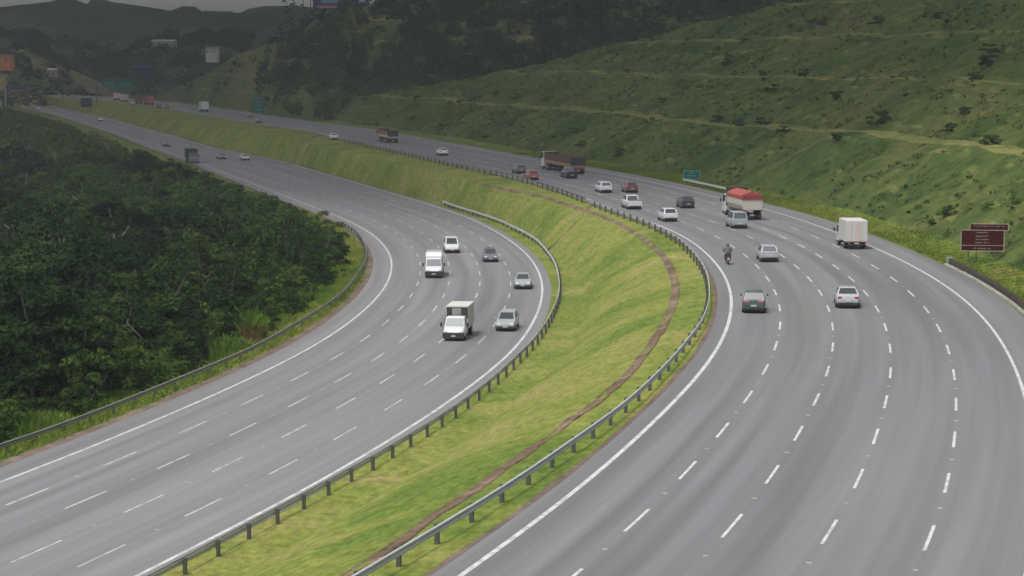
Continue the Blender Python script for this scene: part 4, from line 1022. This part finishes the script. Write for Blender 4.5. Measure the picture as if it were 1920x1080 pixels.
# ------------------------------------------------------------------ motorcycle and rider
def put_at(o, p, yaw): o.location = p; o.rotation_euler = (0, 0, yaw)
mroot = empty('motorcycle', (0, 0, 0), 0, 'dark motorcycle riding away beside the inner edge line', 'motorcycle')
for x in (-.68, .70):
    mb = MB(); rr = []
    for dy, q in ((-.06, .27), (-.04, .31), (.04, .31), (.06, .27)): rr.append([(q*math.cos(t), dy, q*math.sin(t)) for t in [2*math.pi*i/16 for i in range(16)]])
    mb.loft(rr); wz = mb.build('wheel', M['tyre'], mroot, loc=(x, 0, .31))
    MB().loft([[(.18*math.cos(t), dy, .18*math.sin(t)) for t in [2*math.pi*i/12 for i in range(12)]] for dy in (-.065, .065)]).build('rim', M['rim'], wz)
mb = MB(); mb.loft([[(x, -w_, z0), (x, -w_, z1), (x, w_, z1), (x, w_, z0)] for x, w_, z0, z1 in ((-.35, .12, .38, .72), (0, .17, .30, .80), (.30, .15, .32, .95), (.52, .07, .60, .88))]); mb.build('body', M['p_black'], mroot, bevel=.03)
MB().loft([[(x, -w_, z0), (x, -w_, z1), (x, w_, z1), (x, w_, z0)] for x, w_, z0, z1 in ((-.82, .08, .74, .84), (-.5, .13, .72, .84), (-.05, .14, .70, .80))]).build('seat', M['black'], mroot, bevel=.02)
mb = MB(); mb.tube((.70, -.08, .31), (.42, -.08, .98), .025); mb.tube((.70, .08, .31), (.42, .08, .98), .025); mb.build('fork', M['rim'], mroot)
mb = MB(); mb.tube((.40, -.36, 1.02), (.42, 0, 1.0), .018); mb.tube((.42, 0, 1.0), (.40, .36, 1.02), .018); mb.build('handlebar', M['black'], mroot)
for y in (-1, 1):
    mb = MB(); mb.tube((.42, y*.26, 1.02), (.44, y*.34, 1.22), .01); mb.ball((.44, y*.36, 1.25), .06, sc=(.4, 1.2, .8)); mb.build('mirror', M['black'], mroot)
MB().box(-.92, -.84, -.09, .09, .66, .76).build('tail_lamp', M['lamp_r'], mroot, bevel=.02)
MB().box(-.95, -.93, -.09, .09, .46, .62).build('number_plate', M['plate'], mroot)
mb = MB(); mb.tube((-.75, -.20, .36), (.1, -.20, .34), .045); mb.build('exhaust', M['rim'], mroot)
mp = P(1366, 497, 0); i = int(np.argmin(np.linalg.norm(RI-mp[:2], axis=1))); tt = tangents_R[i]; yaw = math.atan2(tt[1], tt[0]); mq = mp[:2]+tt*.95
put_at(mroot, (mq[0], mq[1], .008), yaw)
def skin_body(name, J, E, rad, mat, parent=None, rootv=0, sub=1):
    me = bpy.data.meshes.new(name); me.from_pydata(J, E, []); me.materials.append(mat); o = bpy.data.objects.new(name, me); COL.objects.link(o)
    if parent: o.parent = parent
    sk = o.modifiers.new('skin', 'SKIN')
    if not me.skin_vertices: 
        me.attributes  # layer is made with the modifier's first use
    layer = me.skin_vertices[0] if me.skin_vertices else None
    if layer is None:
        bpy.context.view_layer.objects.active = o; o.select_set(True)
        bpy.ops.object.modifier_remove(modifier='skin'); bpy.ops.object.modifier_add(type='SKIN'); o.select_set(False); layer = me.skin_vertices[0]
    for v, r_ in zip(layer.data, rad): v.radius = (r_, r_)
    layer.data[rootv].use_root = True
    s = o.modifiers.new('sub', 'SUBSURF'); s.levels = sub; s.render_levels = sub
    for m_ in o.modifiers:
        if m_.type == 'SKIN': m_.use_smooth_shade = True
    return o
rider = skin_body('person', [(-.22, 0, .90), (-.14, 0, 1.12), (-.02, 0, 1.36), (.04, 0, 1.47), (.08, 0, 1.54), (.0, .19, 1.38), (.10, .36, 1.17), (.34, .33, 1.06), (.0, -.19, 1.38), (.10, -.36, 1.17), (.34, -.33, 1.06),
      (-.16, .12, .86), (.20, .24, .80), (.02, .22, .42), (-.16, -.12, .86), (.20, -.24, .80), (.02, -.22, .42), (.14, .22, .36), (.14, -.22, .36)],
     [(0,1),(1,2),(2,3),(3,4),(2,5),(5,6),(6,7),(2,8),(8,9),(9,10),(0,11),(11,12),(12,13),(0,14),(14,15),(15,16),(13,17),(16,18)],
     [.17,.17,.19,.08,.07,.085,.06,.045,.085,.06,.045,.12,.09,.06,.12,.09,.06,.05,.05], M['jacket'])
tag(rider, 'person in dark clothes and helmet riding the motorcycle, arms out to the handlebar', 'person')
put_at(rider, (mq[0], mq[1], .008), yaw)
mb = MB(); mb.ball((.10, 0, 1.66), .145, 14, 10, sc=(1.08, .92, 1.02)); mb.build('helmet', M['helmet'], rider, smooth=True)
mb = MB(); mb.ball((.19, 0, 1.65), .10, 12, 8, sc=(.75, .85, .55)); mb.build('visor', M['glass'], rider, smooth=True)
for y in (-1, 1):
    mb = MB(); mb.ball((.37, y*.31, 1.055), .045, 8, 6, sc=(1.1, .9, .55))
    for q in range(4): yy_ = y*(.27+.024*q); mb.tube((.39, yy_, 1.07), (.435, yy_, 1.05), .011, .010, 6); mb.tube((.435, yy_, 1.05), (.425, yy_, 1.005-.003*q), .010, .009, 6)
    mb.tube((.36, y*.265, 1.05), (.385, y*.25, 1.0), .012, .010, 6); mb.build('glove', M['black'], rider, smooth=True)
for y in (-1, 1):
    mb = MB(); mb.loft([[(x, y*.22-w_, z0), (x, y*.22-w_, z1), (x, y*.22+w_, z1), (x, y*.22+w_, z0)] for x, w_, z0, z1 in ((-.05, .045, .30, .42), (.08, .05, .29, .38), (.22, .04, .30, .34))]); mb.build('boot', M['black'], rider, bevel=.015)

# ------------------------------------------------------------------ signs
def sign(name, label, px, Y, w, h, zb, board, rows, yaw=0, cat='road sign', posts=2, divider=None, zoff=-.3, border=True, seed=1, rowh=.11, textw=.42, postx=.32):
    """px is the picture point at the foot of the sign's middle; faces -y"""
    base = np.array([(px-960)/F*Y*1.0, Y, zoff]); rng = np.random.default_rng(seed)
    root = empty(name, base, yaw, label, cat)
    bd = MB().box(-w/2, w/2, -.03, .03, zb, zb+h).build('board', board, root)
    if border:
        mb = MB(); t = .05
        for q in ((-w/2, w/2, zb, zb+t), (-w/2, w/2, zb+h-t, zb+h), (-w/2, -w/2+t, zb+t, zb+h-t), (w/2-t, w/2, zb+t, zb+h-t)): mb.box(q[0], q[1], -.042, -.032, q[2], q[3])
        mb.build('border', M['white_s'], bd)
    if rows:
        mb = MB()
        for zc, tw in rows:
            x = -tw/2
            while x < tw/2-.05:
                cw = rng.uniform(.07, .13); mb.box(x, x+cw*.35, -.045, -.032, zc-rowh/2, zc+rowh/2); mb.box(x+cw*.42, x+cw, -.045, -.032, zc-rowh/2, zc-rowh/2+rowh*.38) if rng.uniform() < .6 else mb.box(x+cw*.42, x+cw, -.045, -.032, zc+rowh*.12, zc+rowh/2)
                x += cw+.045+(.1 if rng.uniform() < .15 else 0)
        mb.build('lettering', M['white_s'], bd)
    if divider: MB().box(-w/2+.05, w/2-.05, -.044, -.032, zb+divider-.02, zb+divider+.02).build('divider', M['white_s'], bd)
    for s_ in ((-1, 1) if posts == 2 else (0,)):
        MB().box(s_*w*postx-.05, s_*w*postx+.05, .035, .135, -.8, zb+h-.1).build('post', M['post'], root)
    return root
def sign_at(px, ptop, pbot, Y):
    zt = Q(px, ptop, Y)[2]; zb = Q(px, pbot, Y)[2]; return zt, zb
# brown sign, right
Yb = 186.0; zt, zb = sign_at(1845, 431, 471, Yb); sx = F/Yb
sg = sign('road_sign', 'large dark brown direction sign with white lettering lines above the roadside wall', 1845, Yb, 80/sx, zt-zb, zb-.2, M['brown_s'],
     [(zb-.2+f*(zt-zb), .28*80/sx*k) for f, k in ((.88, 1), (.71, 1.05), (.55, 1.1), (.40, 1.15), (.13, 1.5))], -.12, divider=.27*(zt-zb), zoff=.2, seed=3, rowh=.09)
bp_ = sg.location
b2 = sign('road_sign', 'second brown sign panel standing just behind and above the large brown one', 1857, Yb+1.2, 72/sx, .62, zt-.42, M['brown_s'], [(zt-.42+.40, 2.6)], -.12, zoff=.25, seed=5, rowh=.07)
# small green sign
Yg = 318.0; zt, zb = sign_at(1296, 320, 341, Yg)
sign('road_sign', 'small green sign with pale lettering lines at the foot of the hillside', 1297, Yg, 31/(F/Yg), zt-zb, zb, M['green_s'], [(zb+f*(zt-zb), 1.3*k) for f, k in ((.80, .5), (.55, 1), (.25, .9))], -.1, zoff=0, seed=8, rowh=.17)
# tall narrow green sign far off
Yt = 735.0; zt, zb = sign_at(488, 185, 212, Yt)
sign('road_sign', 'tall narrow green sign at the far outer edge of the right roadway', 487.5, Yt, 20/(F/Yt), zt-zb, zb, M['green_s'], [(zb+f*(zt-zb), 2.0) for f in (.78, .55, .25)], 0, zoff=0, seed=9, rowh=.38)
# dark sign backs in the median
Yd = 890.0; z0 = zmed(float((165-960)/F*Yd), Yd) if True else -3
zt, zb = sign_at(165, 184, 201, Yd)
sign('road_sign', 'dark back of a square sign board standing in the far median', 165, Yd, 21/(F/Yd), zt-zb, zb-z0, M['sign_back'], None, 0, zoff=z0, border=False)
# gantry with two green boards over the far right roadway
Yq = 985.0; s_ = F/Yq
root = empty('sign_gantry', ((223-960)/s_, Yq, -.2), 0, 'far overhead gantry carrying two green sign boards', 'gantry')
zt = Q(210, 148, Yq)[2]; zb = Q(210, 162, Yq)[2]
mb = MB()
for x in (-9.5, 9.5): mb.box(x-.18, x+.18, -.2, .2, -1, zt+.3)
mb.build('legs', M['post'], root); mb = MB(); mb.box(-9.5, 9.5, .12, .32, zt-.4, zt-.1); mb.box(-9.5, 9.5, .12, .32, zb+.2, zb+.5); mb.build('beam', M['post'], root)
for x0, x1, dz in ((-6.6, -.4, 0), (.3, 6.9, -.35)):
    b_ = MB().box(x0, x1, -.1, 0, zb+dz, zt+dz).build('sign_board', M['green_s'], root); mb = MB(); [mb.box(x0+.8, x1-1.0, -.13, -.102, zb+dz+f, zb+dz+f+.35) for f in (.7, 1.7)]; mb.build('lettering', M['bb_teal'], b_)
# dark gantry at the far left end
Yq = 1090.0; s_ = F/Yq
root = empty('sign_gantry', ((36-960)/s_, Yq, ZL), 0, 'far left dark gantry with pale leg over the left roadway', 'gantry')
zt = Q(30, 160, Yq)[2]-ZL; zb = Q(30, 172, Yq)[2]-ZL
MB().box(-6, 5, 0, .3, zb, zt).build('board', M['black'], root); MB().box(-6.3, -5.8, -.1, .3, -2, zt).build('leg', M['wallw'], root); MB().box(5.2, 5.7, -.1, .3, -2, zt).build('leg', M['post'], root); MB().box(-3.4, 4, -.06, 0, zb+.3, zb+.7).build('stripe', M['red_cab'], root)
# blue hoarding, houses
def on_surface(grid, px, py):
    G = grid.reshape(-1, 3); d_ = G[:, 1]*cp-(G[:, 2]-CAMH)*sp; h_ = G[:, 1]*sp+(G[:, 2]-CAMH)*cp
    return G[np.argmin((960+F*G[:, 0]/d_-px)**2+(540-F*h_/d_-py)**2)]
def house(name, label, px, py0, py1, px1, grid, depth, wallm, roofm, cat='house', wins=4):
    Y = float(on_surface(grid, (px+px1)/2, py1)[1])-depth/2
    s_ = F/Y; x0 = (px-960)/s_; x1 = (px1-960)/s_; zt = Q(px, py0, Y)[2]; zb = Q(px, py1, Y)[2]; w_ = x1-x0; h_ = zt-zb
    root = empty(name, ((x0+x1)/2, Y+depth/2, zb), 0, label, cat)
    MB().box(-w_/2, w_/2, -depth/2, depth/2, -3, h_*.82).build('wall', wallm, root)
    e = .4; MB().loft([[(-w_/2-e, -depth/2-e, h_*.82+.01), (-w_/2-e, depth/2+e, h_*.82+.01), (-w_/2-e, 0, h_)], [(w_/2+e, -depth/2-e, h_*.82+.01), (w_/2+e, depth/2+e, h_*.82+.01), (w_/2+e, 0, h_)]]).build('roof', roofm, root)
    for k in range(wins):
        x = -w_/2+w_*(k+.5)/wins; f = MB().box(x-.45, x+.45, -depth/2-.05, -depth/2-.004, h_*.35, h_*.55).build('window', M['white_s'], root); MB().box(x-.38, x+.38, -depth/2-.07, -depth/2-.052, h_*.35+.08, h_*.55-.08).build('pane', M['glass'], f)
    return root
house('house', 'orange walled building among trees at the far left edge', -30, 102, 123, 25, r4, 9, M['orange'], M['roof'], wins=3)
house('warehouse', 'long pale building on the hazy valley slope left of the hill', 288, 74, 88, 331, r3, 14, M['wallw'], M['wallw'], 'building', 5)
house('house', 'small white house at the skyline of the terraced hill', 389, 88, 104, 410, MIDV, 8, M['wallw'], M['roof'], wins=3)
house('warehouse', 'faint pale building on the dark ridge at upper left', 72, 72, 83, 104, r3, 12, M['sign_back'], M['conc_l'], 'building', 3)
house('warehouse', 'dull blue building low in the far valley', 250, 124, 140, 286, r3, 12, M['bb_blue'], M['bb_blue'], 'building', 3)
house('house', 'tiny reddish roofed house above the far left end of the road', 92, 128, 146, 108, r4, 8, M['conc_l'], M['red_cab'], wins=2)
# hoarding on top of the hill
Yh = 810.0; s_ = F/Yh; x0 = (590-960)/s_; x1 = (694-960)/s_; zb = Q(640, 17, Yh)[2]; xm = (x0+x1)/2; zg = zmid(xm, Yh)
root = empty('billboard', (xm, Yh, zg), 0, 'large dark blue billboard on posts crowning the wooded hill', 'billboard'); w_ = x1-x0; hb = zb-zg
bd = MB().box(-w_/2, w_/2, 0, .4, hb, hb+7).build('board', M['bb_blue'], root)
MB().box(-w_/2+3.2, -w_/2+9.5, -.05, -.004, hb+2.3, hb+6.2).build('panel', M['bb_teal'], bd); MB().box(-w_/2+1, w_/2-7, -.05, -.004, hb+.5, hb+1.2).build('stripe', M['red_cab'], bd)
mb = MB(); mb.loft([[(w_/2-2.6+1.3*math.cos(t), dy, hb+1.6+3.0*math.sin(t)) for t in [2*math.pi*k/20 for k in range(20)]] for dy in (-.06, -.006)]); mb.build('emblem', M['wallw'], bd)
for x in np.linspace(-w_/2+.3, w_/2-.3, 6): MB().box(x-.15, x+.15, .41, .7, zmid(xm+x, Yh)-zg-1, hb+6.5).build('post', M['post'], root)
# thin trees on the skyline
for k_, (px, H_, lb) in enumerate([(528, 15, 'leftmost thin tree with loose crown on the hill skyline'), (541, 17, 'second thin tree with dark crown from the left on the skyline'), (553, 18, 'thickest thin tree in the middle of the skyline row'), (571, 17, 'bare slim tree left of the billboard post on the skyline'), (584, 16, 'slim tree closest to the billboard on the skyline')]):
    Yk = 805.0; x = (px-960)*Yk/F; zg = zmid(x, Yk); r_ = np.random.default_rng(200+k_)
    root = empty('eucalyptus_tree', (x, Yk, zg), 0, lb, 'tree', 'thin trees on the skyline of the hill')
    mb = MB(); mb.tube((0, 0, -1), (.3, 0, H_*.6), .2, .14, 6); mb.tube((.3, 0, H_*.6), (.1, 0, H_), .14, .04, 6)
    cl = []
    for q in range(10 if k_ < 3 else 5):
        z = H_*r_.uniform(.38, 1); a = r_.uniform(0, 6.28); rr_ = r_.uniform(.4, 2.0); c_ = (.2+rr_*math.cos(a), rr_*math.sin(a), z); cl.append(c_); mb.tube((.25, 0, z-1.0), c_, .06, .02, 5)
    mb.build('trunk', M['bark'], root); V = leaf_quads(np.array(cl), .28, 26, r_.uniform(.4, 1.0, len(cl)), r_); mesh_np('crown', V, quadidx(len(V)), M['leaf_far'], root)
# lamp posts by the far left roadway
# ------------------------------------------------------------------ added shade bank, air, light
def shade_cloud(name, x0, x1, y0, y1, z, th, seed, nx=46, ny=46):
    V = []
    for side in (0, 1):
        for j in range(ny):
            for i in range(nx):
                u = i/(nx-1); v = j/(ny-1); x = x0+(x1-x0)*u; ys = y0-SHADE_CLOUD_K*max(-500, min(500, x)); y = ys+(y1-ys)*v**1.6
                e = min(1, 5*min(u, 1-u, v, 1-v)); n_ = fbm(x, y, .0016, seed)
                y += 40*fbm(x, y, .006, seed+3) if j == 0 else 0
                V.append((x, y, z+(th*e**.5*(1+.4*n_) if side else -12*n_*e)))
    F1 = gridfaces(ny, nx, False); F2 = gridfaces(ny, nx)+nx*ny
    ring = [i for i in range(nx)]+[j*nx+nx-1 for j in range(1, ny)]+[(ny-1)*nx+i for i in range(nx-2, -1, -1)]+[j*nx for j in range(ny-2, 0, -1)]
    Fr = [(ring[k], ring[(k+1) % len(ring)], ring[(k+1) % len(ring)]+nx*ny, ring[k]+nx*ny) for k in range(len(ring))]
    o = mesh_np(name, V, np.concatenate([F1, F2, np.array(Fr)]), M['shade_cloud'], smooth=True)
    return tag(o, 'added vapour bank shading the far hills', 'shade_cloud', kind='stuff')
m, nt, b = newmat('shade_cloud_vapour'); M['shade_cloud'] = m
b.inputs['Base Color'].default_value = (.62, .62, .63, 1); b.inputs['Roughness'].default_value = 1; b.inputs['Specular IOR Level'].default_value = 0
tr = N(nt, 'ShaderNodeBsdfTranslucent'); tr.inputs['Color'].default_value = (.5, .5, .51, 1); ms = N(nt, 'ShaderNodeMixShader'); ms.inputs[0].default_value = SHADE_CLOUD_T
nt.links.new(b.outputs[0], ms.inputs[1]); nt.links.new(tr.outputs[0], ms.inputs[2]); nt.links.new(ms.outputs[0], nt.nodes['Material Output'].inputs['Surface'])
if USE_SHADE_CLOUD: shade_cloud('shade_cloud', -3800, 3800, SHADE_CLOUD_Y0, 6800, SHADE_CLOUD_Z, 90, 5)  # added overhead bank that shades the hills, so the far view darkens
m = bpy.data.materials.new('air'); m.use_nodes = True; nt = m.node_tree; nt.nodes.remove(nt.nodes['Principled BSDF'])
pv = N(nt, 'ShaderNodeVolumePrincipled'); pv.inputs['Color'].default_value = (.80, .86, .95, 1); pv.inputs['Density'].default_value = HAZE; pv.inputs['Anisotropy'].default_value = .1
nt.links.new(pv.outputs[0], nt.nodes['Material Output'].inputs['Volume'])
hz = MB().box(-8100, 8100, -1000, 8600, -17, 190).build('haze', m); hz['kind'] = 'stuff'; tag(hz, 'thin pale haze filling the valley air', 'haze')
W_ = bpy.data.worlds.new('World'); scene.world = W_; W_.use_nodes = True; nt = W_.node_tree; bg = nt.nodes['Background']
SUN_EL, SUN_AZ = R(66), R(-140)     # azimuth measured from +y clockwise
sky = N(nt, 'ShaderNodeTexSky'); sky.sky_type = 'NISHITA'; sky.sun_disc = False; sky.sun_elevation = SUN_EL; sky.sun_rotation = SUN_AZ; sky.air_density = 1.0; sky.dust_density = 4; sky.ozone_density = 1
hs = N(nt, 'ShaderNodeHueSaturation'); hs.inputs['Saturation'].default_value = .30; nt.links.new(sky.outputs[0], hs.inputs['Color'])
nt.links.new(hs.outputs[0], bg.inputs['Color']); bg.inputs['Strength'].default_value = SKY
sl = bpy.data.lights.new('sun', 'SUN'); sl.energy = SUNE; sl.angle = R(12); sl.color = (1, .97, .93); so = bpy.data.objects.new('sun', sl); COL.objects.link(so)
dv = Vector((math.sin(SUN_AZ)*math.cos(SUN_EL), math.cos(SUN_AZ)*math.cos(SUN_EL), math.sin(SUN_EL))); so.rotation_euler = dv.to_track_quat('Z', 'Y').to_euler()
scene.view_settings.view_transform = 'Standard'; scene.view_settings.look = 'None'; scene.view_settings.exposure = EXPO; scene.view_settings.gamma = 1
scene.cycles.use_denoising = True; scene.cycles.max_bounces = 6; scene.cycles.diffuse_bounces = 3; scene.cycles.volume_bounces = 0; scene.cycles.transparent_max_bounces = 8
scene.cycles.use_adaptive_sampling = True
